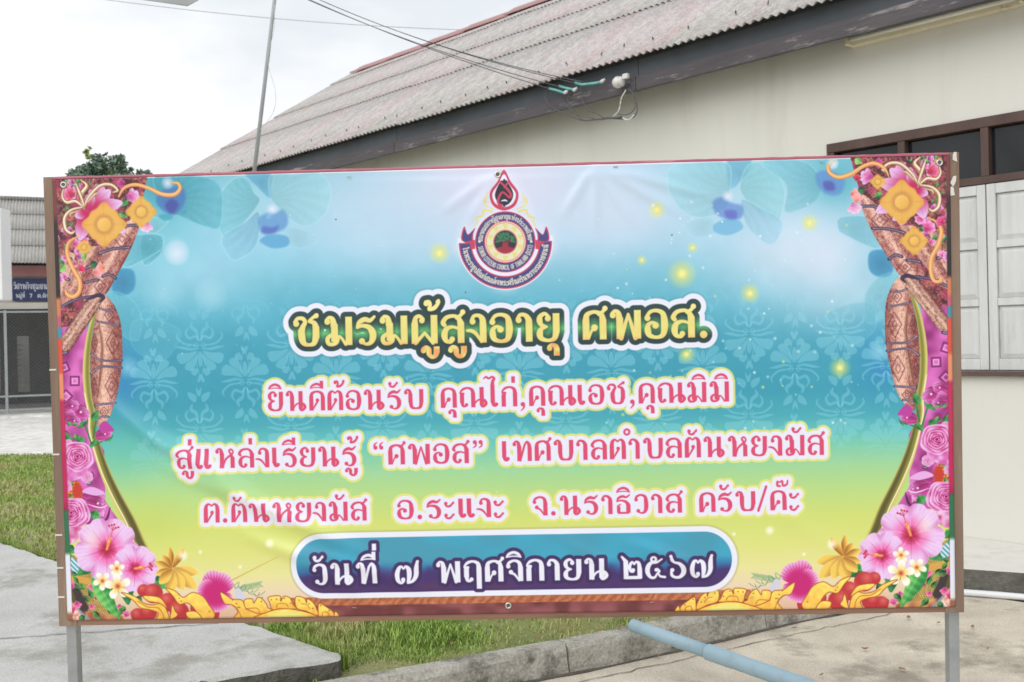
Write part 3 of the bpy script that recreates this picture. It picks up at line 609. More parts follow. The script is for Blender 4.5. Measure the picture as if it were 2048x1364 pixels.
# ---------------------------------------------------------------- print artwork (flat print on the vinyl)
# The printed design is drawn here with small numpy routines: layout points are
# written in the banner-photo grid and rectified to the flat sheet by homography.
SC = 1.0
def homography(src, dst):
    A = []
    for (x, y), (u, v) in zip(src, dst):
        A.append([x, y, 1, 0, 0, 0, -u*x, -u*y, -u]); A.append([0, 0, 0, x, y, 1, -v*x, -v*y, -v])
    return np.linalg.svd(np.array(A, float))[2][-1].reshape(3, 3)
CW, CH = int(1790*SC), int(891*SC)
HM = homography(SHEET_CORNERS, [(0, 0), (CW, 0), (CW, CH), (0, CH)])
def T(pts, mir=False):
    p = np.asarray(pts, float).reshape(-1, 2)
    q = np.c_[p, np.ones(len(p))] @ HM.T
    q = q[:, :2]/q[:, 2:]
    if mir: q[:, 0] = CW-q[:, 0]
    return q
class Canvas:
    def __init__(s, w, h):
        s.w, s.h = w, h; s.a = np.zeros((h, w, 3))
    def box(s, x0, y0, x1, y1):
        return max(0, int(math.floor(x0))), max(0, int(math.floor(y0))), min(s.w, int(math.ceil(x1))+1), min(s.h, int(math.ceil(y1))+1)
    def blend(s, x0, y0, m, col):
        h, w = m.shape
        sub = s.a[y0:y0+h, x0:x0+w]
        c = np.asarray(col, float)
        sub += (c-sub)*m[..., None]
CV = Canvas(CW, CH)
def rgb(*c): return np.array(c, float)/255.
def grid(b):
    x0, y0, x1, y1 = b
    return np.meshgrid(np.arange(x0, x1)+.5, np.arange(y0, y1)+.5)
def polymask(q, b, ss=3):
    x0, y0, x1, y1 = b; w, h = x1-x0, y1-y0
    acc = np.zeros((h, w))
    ax, ay = q[:, 0]-x0, q[:, 1]-y0
    bx_, by_ = np.roll(ax, -1), np.roll(ay, -1)
    dy = by_-ay; dy[dy == 0] = 1e-9
    for k in range(h*ss):
        yy = (k+.5)/ss
        hit = ((ay <= yy) & (by_ > yy)) | ((by_ <= yy) & (ay > yy))
        if not hit.any(): continue
        xs = np.sort(ax[hit]+(yy-ay[hit])/dy[hit]*(bx_[hit]-ax[hit]))
        row = acc[k//ss]
        for i in range(0, len(xs)-1, 2):
            l, r = max(0., xs[i]), min(float(w), xs[i+1])
            if r <= l: continue
            il, ir = int(l), int(r)
            if il == ir:
                row[il] += r-l
            else:
                row[il] += il+1-l
                row[il+1:ir] += 1
                if ir < w: row[ir] += r-ir
    return np.minimum(acc/ss, 1)
def blur(m, r):
    r = int(round(r))
    if r < 1: return m
    for ax in (0, 1):
        for _ in range(2):
            c = np.cumsum(np.concatenate([np.zeros_like(m.take([0], ax))]+[m.take([0], ax)]*r+[m]+[m.take([-1], ax)]*r, ax), ax)
            n = m.shape[ax]
            m = (c.take(np.arange(2*r+1, n+2*r+1), ax)-c.take(np.arange(0, n), ax))/(2*r+1)
    return m
def crom(p, closed=False, n=8):
    p = np.asarray(p, float); N = len(p)
    out = []
    rng = range(N if closed else N-1)
    for i in rng:
        g = (lambda k: p[k % N]) if closed else (lambda k: p[min(max(k, 0), N-1)])
        a, b, c, d = g(i-1), g(i), g(i+1), g(i+2)
        for t in np.linspace(0, 1, n, endpoint=False):
            out.append(.5*(2*b+(c-a)*t+(2*a-5*b+4*c-d)*t*t+(3*b-a-3*c+d)*t**3))
    if not closed: out.append(p[-1])
    return np.array(out)
def fill(q, col, a=1., feather=0, cv=None):
    """q canvas points, col colour or f(X,Y)->(h,w,3)"""
    cv = cv or CV
    f = feather*2+2
    b = cv.box(q[:, 0].min()-f, q[:, 1].min()-f, q[:, 0].max()+f, q[:, 1].max()+f)
    if b[2] <= b[0] or b[3] <= b[1]: return None
    m = polymask(q, b)
    if feather: m = blur(m, feather)
    c = col(*grid(b)) if callable(col) else col
    if callable(a): al = a(*grid(b))
    else: al = a
    cv.blend(b[0], b[1], m*al, c)
    return b
def capd(X, Y, p, r):
    """union distance of a chain of tapered capsules"""
    D = np.full(X.shape, 1e9)
    for i in range(len(p)-1):
        ax, ay = p[i]; bx_, by_ = p[i+1]
        vx, vy = bx_-ax, by_-ay; L = vx*vx+vy*vy+1e-9
        t = np.clip(((X-ax)*vx+(Y-ay)*vy)/L, 0, 1)
        d = np.hypot(X-ax-t*vx, Y-ay-t*vy)-(r[i]+(r[i+1]-r[i])*t)
        np.minimum(D, d, out=D)
    return D
def line(pts, w, col, a=1., soft=.5, canvas=False, mir=False, smooth=True, cv=None, col2=None):
    cv = cv or CV
    q = np.asarray(pts, float) if canvas else T(pts, mir)
    w = np.broadcast_to(np.asarray(w, float), (len(q),))*SC/2
    z = np.c_[q, w]
    if smooth and len(q) > 2: z = crom(z, n=7)
    q, r = z[:, :2], z[:, 2]
    R = r.max()+soft*2+1
    b = cv.box(q[:, 0].min()-R, q[:, 1].min()-R, q[:, 0].max()+R, q[:, 1].max()+R)
    if b[2] <= b[0] or b[3] <= b[1]: return
    X, Y = grid(b)
    D = capd(X, Y, q, r)
    m = np.clip(.5-D/(2*soft), 0, 1)
    if callable(a): al = a(X, Y)
    else: al = a
    if col2 is not None:
        k = np.clip(-D/max(r.max(), .1), 0, 1)[..., None]
        c = np.asarray(col)*(1-k)+np.asarray(col2)*k
    else: c = col
    cv.blend(b[0], b[1], m*al, c)
def glow(x, y, r, col, a=1., p=2., mir=False):
    c = T([(x, y)], mir)[0]; r = r*SC
    b = CV.box(c[0]-r, c[1]-r, c[0]+r, c[1]+r)
    if b[2] <= b[0] or b[3] <= b[1]: return
    X, Y = grid(b)
    t = np.clip(1-np.hypot(X-c[0], Y-c[1])/r, 0, 1)**p
    CV.blend(b[0], b[1], t*a, col)
def disc(x, y, r, col, a=1., mir=False, soft=.6): line([(x, y), (x+.01, y)], 2*r, col, a, soft, mir=mir, smooth=False)
def vnoise(h, w, cell, seed):
    g = np.random.RandomState(seed).rand(int(h/cell)+3, int(w/cell)+3)
    y, x = np.arange(h)/cell, np.arange(w)/cell
    yi, xi = y.astype(int), x.astype(int); fy, fx = y-yi, x-xi
    fy, fx = (fy*fy*(3-2*fy))[:, None], (fx*fx*(3-2*fx))[None]
    A = g[np.ix_(yi, xi)]*(1-fx)+g[np.ix_(yi, xi+1)]*fx
    B = g[np.ix_(yi+1, xi)]*(1-fx)+g[np.ix_(yi+1, xi+1)]*fx
    return A*(1-fy)+B*fy
def lerp(a, b, t): return np.asarray(a)+(np.asarray(b)-np.asarray(a))*(t[..., None] if isinstance(t, np.ndarray) else t)
def sstep(t): t = np.clip(t, 0, 1); return t*t*(3-2*t)

# ---- background wash
def paint_background():
    st = [(330,128,194,208),(400,150,204,218),(480,140,202,220),(550,106,184,202),(620,80,170,190),(700,60,155,176),(790,54,152,172),(840,68,165,176),(875,96,188,180),(905,126,200,164),(940,156,208,146),(985,180,213,128),(1040,204,216,112),(1090,216,219,122),(1140,226,221,148),(1175,230,208,172),(1230,214,170,140)]
    ys = T([(1016, a[0]) for a in st])[:, 1]
    yy = np.arange(CH)+.5
    g = np.stack([np.interp(yy, ys, [a[k]/255. for a in st]) for k in (1, 2, 3)], -1)
    CV.a[:] = g[:, None, :]
    X, Y = np.meshgrid(np.arange(CW), np.arange(CH))
    def patch(x, y, rx, ry, c, a):
        q = T([(x, y)])[0]; k = a*np.exp(-((X-q[0])/(rx*SC))**2-((Y-q[1])/(ry*SC))**2)
        CV.a[:] += (np.array(c)/255.-CV.a)*k[..., None]
    patch(1000,350,330,150,(212,213,228),.95); patch(800,470,200,80,(190,213,228),.6); patch(1230,430,180,90,(198,214,228),.7); patch(1600,500,180,110,(208,221,232),.9); patch(1700,590,110,60,(196,218,228),.6)
    patch(400,540,140,70,(160,209,224),.7); patch(330,470,70,60,(120,198,210),.6); patch(330,375,80,60,(52,154,170),.85); patch(1670,365,70,50,(70,166,180),.7)
    patch(255,740,40,70,(48,134,186),.55); patch(1745,720,40,70,(48,140,190),.5); patch(250,900,60,60,(100,188,160),.5); patch(300,1040,70,50,(190,206,96),.5)
    n = (vnoise(CH, CW, 46*SC, 3)*.6+vnoise(CH, CW, 18*SC, 4)*.4-.5)
    CV.a += (n*.05*np.clip(1-np.abs(Y/CH-.3)/.3, 0, 1))[..., None]
    CV.a[:3] = .92

def damask():
    L = rgb(150, 212, 222)
    def fade(X, Y):
        v = Y/CH
        return .36*sstep((v-.24)/.14)*sstep((.74-v)/.2)
    def st(c, pts, w, f):
        q = [(c[0]+x*SC*.82, c[1]+f*y*SC*.86) for x, y in pts]
        line(q, np.asarray(w)*.8, L, fade, .7, canvas=True)
    def lf(c, pts, f):
        q = crom([(c[0]+x*SC*.82, c[1]+f*y*SC*.86) for x, y in pts], True, 5)
        fill(q, L, fade)
    for i in range(-1, 19):
        for j in range(-3, 4):
            px = 312+i*91.0; py = 690+j*164+(0 if i % 2 else 82)
            c = T([(px, py-.0255*(px-312))])[0]
            f = 1 if i % 2 else -1
            v = c[1]/CH
            if v < .2 or v > .76 or not .1 < c[0]/CW < .93: continue
            for s in (-1, 1):
                st(c, [(s*2,-8),(s*10,-18),(s*26,-14),(s*34,-26),(s*28,-38)], [4,6,7,6,3], f)
                st(c, [(s*4,-10),(s*8,-30),(s*20,-40),(s*17,-52)], [3,8,9,3], f)
                st(c, [(s*3,4),(s*20,2),(s*40,-2),(s*56,-16),(s*54,-26)], [3,4,5,5,3], f)
                st(c, [(s*5,10),(s*24,12),(s*44,8),(s*60,6)], [3,6,7,2], f)
                st(c, [(s*3,2),(s*9,-3),(s*14,2),(s*10,8),(s*6,5)], 2, f)
                lf(c, [(s*8,16),(s*26,20),(s*54,22),(s*58,34),(s*48,46),(s*30,40),(s*14,28)], f)
                lf(c, [(s*6,24),(s*18,34),(s*36,46),(s*38,58),(s*22,62),(s*12,48)], f)
                st(c, [(s*4,18),(s*10,40),(s*6,62),(s*2,76)], [2,2,2,1.5], f)
                lf(c, [(s*7,58),(s*20,58),(s*24,68),(s*14,74),(s*8,68)], f)
                lf(c, [(s*10,-56),(s*24,-66),(s*28,-80),(s*16,-78),(s*6,-70)], f)
            lf(c, [(-6,30),(0,18),(6,30),(5,46),(0,54),(-5,46)], f)
            lf(c, [(-9,84),(0,70),(9,84),(5,90),(0,84),(-5,90)], f)
            lf(c, [(-7,-92),(0,-84),(7,-92),(5,-76),(0,-70),(-5,-76)], f)

def orchid_petal(pts, col, edge, a=.75, mir=False, veins=0, ctr=None, ew=2.0):
    q = crom(T(pts, mir), True, 9)
    c0 = T([ctr], mir)[0] if ctr else q.mean(0)
    R = np.hypot(*(q-c0).T).max()
    def shade(X, Y):
        t = np.hypot(X-c0[0], Y-c0[1])/R
        th = np.arctan2(Y-c0[1], X-c0[0])
        s = .5+.3*np.sin(th*24+np.sin(t*5)*2)+.6*(at(nz(5, 81), X, Y)-.5)
        return lerp(np.asarray(col)*.84, np.asarray(col)*.72+np.asarray(edge)*.28, np.clip(t*.85+s*.3-.05, 0, 1))
    fill(q, shade, a*.9, 1)
    line(np.r_[q, q[:1]], ew, edge, .62*a, 1.3, canvas=True, smooth=False)
def orchids():
    t1, t2, e = rgb(96, 186, 198), rgb(120, 198, 208), rgb(190, 228, 234)
    # left big orchid
    o = lambda x, y: (300+x/4.452, 330+y/4.452)
    orchid_petal([o(870,90),o(1090,90),o(1085,200),o(1080,300),o(960,190)], rgb(90,170,205), rgb(120,190,215), .8)
    orchid_petal([o(650,250),o(760,130),o(880,130),o(940,250),o(990,330),o(850,520),o(700,660),o(620,540),o(600,390)], t1, e, .7, ctr=o(990,340))
    orchid_petal([o(1090,100),o(1300,90),o(1520,80),o(1620,230),o(1580,420),o(1440,540),o(1300,520),o(1150,380),o(1080,280)], rgb(140,205,214), e, .62, ctr=o(1080,300))
    orchid_petal([o(660,640),o(850,520),o(980,420),o(985,620),o(930,760),o(770,850),o(680,760)], rgb(118,186,214), e, .7, ctr=o(990,400))
    orchid_petal([o(1240,560),o(1400,590),o(1510,660),o(1400,740),o(1240,720),o(1130,640)], rgb(160,212,224), rgb(178,220,232), .5)
    fill(crom(T([o(985,470),o(1060,430),o(1140,430),o(1190,400),o(1240,470),o(1220,560),o(1120,610),o(1010,610),o(980,540)]), True), rgb(86, 140, 196), .72, 2)
    fill(crom(T([o(1020,550),o(1100,560),o(1160,540),o(1130,600),o(1060,620),o(1010,600)]), True), rgb(80, 96, 176), .7, 2)
    fill(crom(T([o(995,670),o(1080,620),o(1230,640),o(1240,720),o(1110,745),o(1010,700)]), True), rgb(84, 158, 202), .8, 1)
    glow(*o(1100,400), 13, rgb(232, 228, 240), .95, 1); glow(*o(1075,450), 10, rgb(150, 205, 220), .5, 1)
    # left corner orchid behind the ornament
    orchid_petal([o(60,110),o(420,100),o(640,200),o(640,540),o(520,555),o(330,480),o(150,380)], rgb(66,164,182), rgb(150,210,220), .75, ctr=o(200,330))
    orchid_petal([o(0,480),o(180,500),o(80,600),o(0,660)], rgb(130,200,212), e, .6)
    orchid_petal([o(-60,640),o(85,620),o(140,720),o(90,820),o(-40,890)], rgb(64,166,182), e, .7)
    fill(crom(T([o(70,310),o(130,230),o(290,200),o(335,290),o(290,400),o(210,450),o(110,390)]), True), rgb(66,116,178), .85, 2)
    fill(crom(T([o(150,360),o(210,310),o(270,350),o(240,420),o(190,430)]), True), rgb(70,70,150), .8, 2)
    fill(crom(T([o(90,460),o(150,440),o(220,470),o(150,500)]), True), rgb(60,160,180), .8, 1)
    fill(crom(T([o(300,420),o(345,405),o(330,440),o(305,445)]), True), rgb(60,150,185), .8, 1)
    glow(*o(175,165), 14, rgb(225, 222, 236), .95, .7)
    # right big orchid
    o = lambda x, y: (1140+x/3.1, 320+y/3.1)
    orchid_petal([o(970,12),o(1115,8),o(1080,100),o(985,180)], rgb(104,178,208), rgb(140,200,220), .75)
    orchid_petal([o(610,60),o(760,20),o(970,30),o(985,180),o(960,300),o(830,360),o(700,330),o(610,200)], rgb(140,206,214), e, .6, ctr=o(990,200))
    orchid_petal([o(1110,30),o(1240,50),o(1320,180),o(1310,310),o(1270,390),o(1150,320),o(1060,220),o(1050,140)], rgb(128,204,208), e, .65, ctr=o(1000,200))
    orchid_petal([o(1060,250),o(1170,300),o(1300,380),o(1280,490),o(1220,525),o(1110,440),o(1060,340)], rgb(140,196,220), rgb(178,224,232), .62, ctr=o(1020,220))
    orchid_petal([o(700,400),o(860,360),o(900,420),o(870,470),o(760,475)], rgb(160,212,224), rgb(182,222,232), .5)
    fill(crom(T([o(875,270),o(930,235),o(990,270),o(1060,290),o(1055,360),o(980,375),o(900,340)]), True), rgb(92, 132, 198), .72, 2)
    fill(crom(T([o(950,320),o(1020,320),o(1020,370),o(970,370)]), True), rgb(96, 96, 184), .7, 2)
    fill(crom(T([o(885,405),o(960,370),o(1040,380),o(1060,430),o(970,470),o(890,450)]), True), rgb(100, 172, 210), .7, 1)
    glow(*o(970,230), 13, rgb(232, 228, 238), .95, 1)
    orchid_petal([o(1180,20),o(1420,10),o(1540,110),o(1530,240),o(1420,310),o(1320,320),o(1330,160)], rgb(110,190,204), rgb(176,222,230), .6, ctr=o(1560,150))
    fill(crom(T([o(1515,90),o(1590,70),o(1690,120),o(1670,210),o(1590,220),o(1530,170)]), True), rgb(92,140,200), .8, 2)
    fill(crom(T([o(1560,140),o(1620,140),o(1630,190),o(1575,190)]), True), rgb(86,82,160), .8, 2)
    glow(*o(1615,30), 13, rgb(220, 226, 232), .9, .8)
    # petals beside both curtains
    for mir in (False, True):
        k = .75 if not mir else .55
        orchid_petal([(255,478),(322,470),(330,490),(318,505),(252,535)], rgb(80,178,196), e, k, mir)
        orchid_petal([(228,560),(240,540),(270,542),(273,575),(255,590),(232,586)], rgb(52,138,182), rgb(70,160,196), .9, mir)
        orchid_petal([(218,590),(255,590),(284,625),(280,680),(240,660)], rgb(100,190,206), rgb(160,216,226), .45, mir)
        orchid_petal([(265,660),(278,640),(320,642),(365,665),(330,720),(275,700)], rgb(90,182,204), rgb(150,212,224), .35, mir)
        glow(260, 735, 26, rgb(180, 224, 234), .55, 1, mir); glow(255, 775, 34, rgb(50, 130, 190), .5, 1, mir)
    glow(357, 506, 27, rgb(220, 228, 238), .95, .6); glow(357, 490, 24, rgb(185, 216, 228), .4, 1)
    glow(425, 590, 36, rgb(180, 220, 230), .5, .6); glow(330, 590, 46, rgb(170, 216, 228), .5, 1)
    glow(1650, 520, 70, rgb(214, 222, 234), .6, 1); glow(1000, 380, 170, rgb(214, 214, 230), .55, 1)
    glow(1230, 400, 110, rgb(205, 216, 230), .5, 1)
def lights():
    for x, y, r in ((880,507,24),(1312,421,20),(1362,548,32),(1497,587,22),(1383,496,12),(1282,521,11),(1616,447,20),(1371,708,20),(1676,735,24)):
        glow(x, y, r, rgb(232, 228, 110), .95, 1.1); glow(x, y, r*.35, rgb(250, 236, 150), .95, 1)
    rs = np.random.RandomState(5)
    for i in range(95):
        x, y = rs.uniform(1180, 1720), rs.uniform(400, 860)
        glow(x, y, rs.uniform(2, 4.5), rgb(240, 246, 240) if i % 5 else rgb(220, 230, 130), rs.uniform(.4, .95), .8)
    for i in range(60):
        x, y = rs.uniform(300, 1180), rs.uniform(420, 1180)
        glow(x, y, rs.uniform(1.5, 3), rgb(235, 245, 235), rs.uniform(.2, .6), .8)
    for x, y, r in ((543,1084,11),(1537,1059,11),(484,1131,5),(405,1101,5),(1466,1066,5),(1605,1106,5)): glow(x, y, r, rgb(250, 250, 235), .9, .9)
    for p in ((674,440),(1342,471),(932,585)): disc(*p, 1.6, rgb(110, 80, 100), .9)
    line([(462,1160),(560,1110)], [2.4,.8], rgb(190,160,50), .8); line([(1410,1150),(1350,1115)], 1, rgb(190,170,80), .5)
# ---- Thai lettering: stem boxes, tapered strokes and ball terminals, height of a consonant = 1
def V(x, y0, y1, w=.21): return ('B', x-w/2, y0, x+w/2, y1)
def P(*p): return ('C', p)
def Ln(*p): return ('L', p)
def Dt(x, y, r): return ('D', x, y, r)
HEAD = [Dt(.1,.83,.09), P((.07,.88,.1),(.17,.98,.09),(.29,.91,.15),(.33,.7,.21))]
ARCH = [P((.105,.65,.21),(.15,.87,.15),(.40,.965,.1),(.64,.87,.15),(.70,.65,.21)), V(.105,0,.68), V(.70,0,.68)]
FLAG = [P((.56,.88,.1),(.70,.97,.1),(.8,1.1,.1)), Dt(.78,1.08,.08)]
BEAK = [P((.16,.60,.14),(.05,.73,.07),(.2,.91,.12),(.44,.97,.1),(.65,.87,.16),(.70,.65,.21)), Ln((.15,.6,.16),(.22,.69,.1),(.05,.74,.04))]
NTAIL = [P((.36,.03,.07),(.48,.27,.08),(.66,.38,.09),(.88,.36,.12),(.98,.2,.16),(.91,.07,.12),(.8,.035,.12),(.74,.12,.14)), V(.77,.1,1)]
def shift(g, dx): return [((p[0], p[1]+dx, p[2], p[3]+dx, p[4]) if p[0] == 'B' else (p[0], tuple((x+dx, y, w) for x, y, w in p[1])) if p[0] in 'CL' else ('D', p[1]+dx, p[2], p[3])) for p in g]
E_ = [V(.13,.2,1), P((.13,.3,.21),(.17,.1,.16),(.27,.06,.12)), Dt(.31,.13,.09)]
LOR = [P((.12,.64,.12),(.07,.73,.14),(.2,.9,.12),(.45,.95,.1),(.62,.87,.13),(.70,.68,.21)), P((.64,.5,.07),(.4,.57,.08),(.19,.5,.14),(.11,.3,.2),(.16,.1,.14),(.32,.04,.09),(.4,.1,.08)), Dt(.38,.14,.085), V(.70,0,.72)]
CUP = [P((.33,.4,.21),(.39,.1,.16),(.61,.035,.09),(.82,.1,.16),(.885,.4,.21)), V(.33,.36,.75)]
def halfa(y): return [Dt(.08,y+.13,.085), P((.05,y+.1,.1),(.12,y-.01,.1),(.28,y-.01,.11),(.44,y+.18,.08)), Dt(.43,y+.15,.06)]
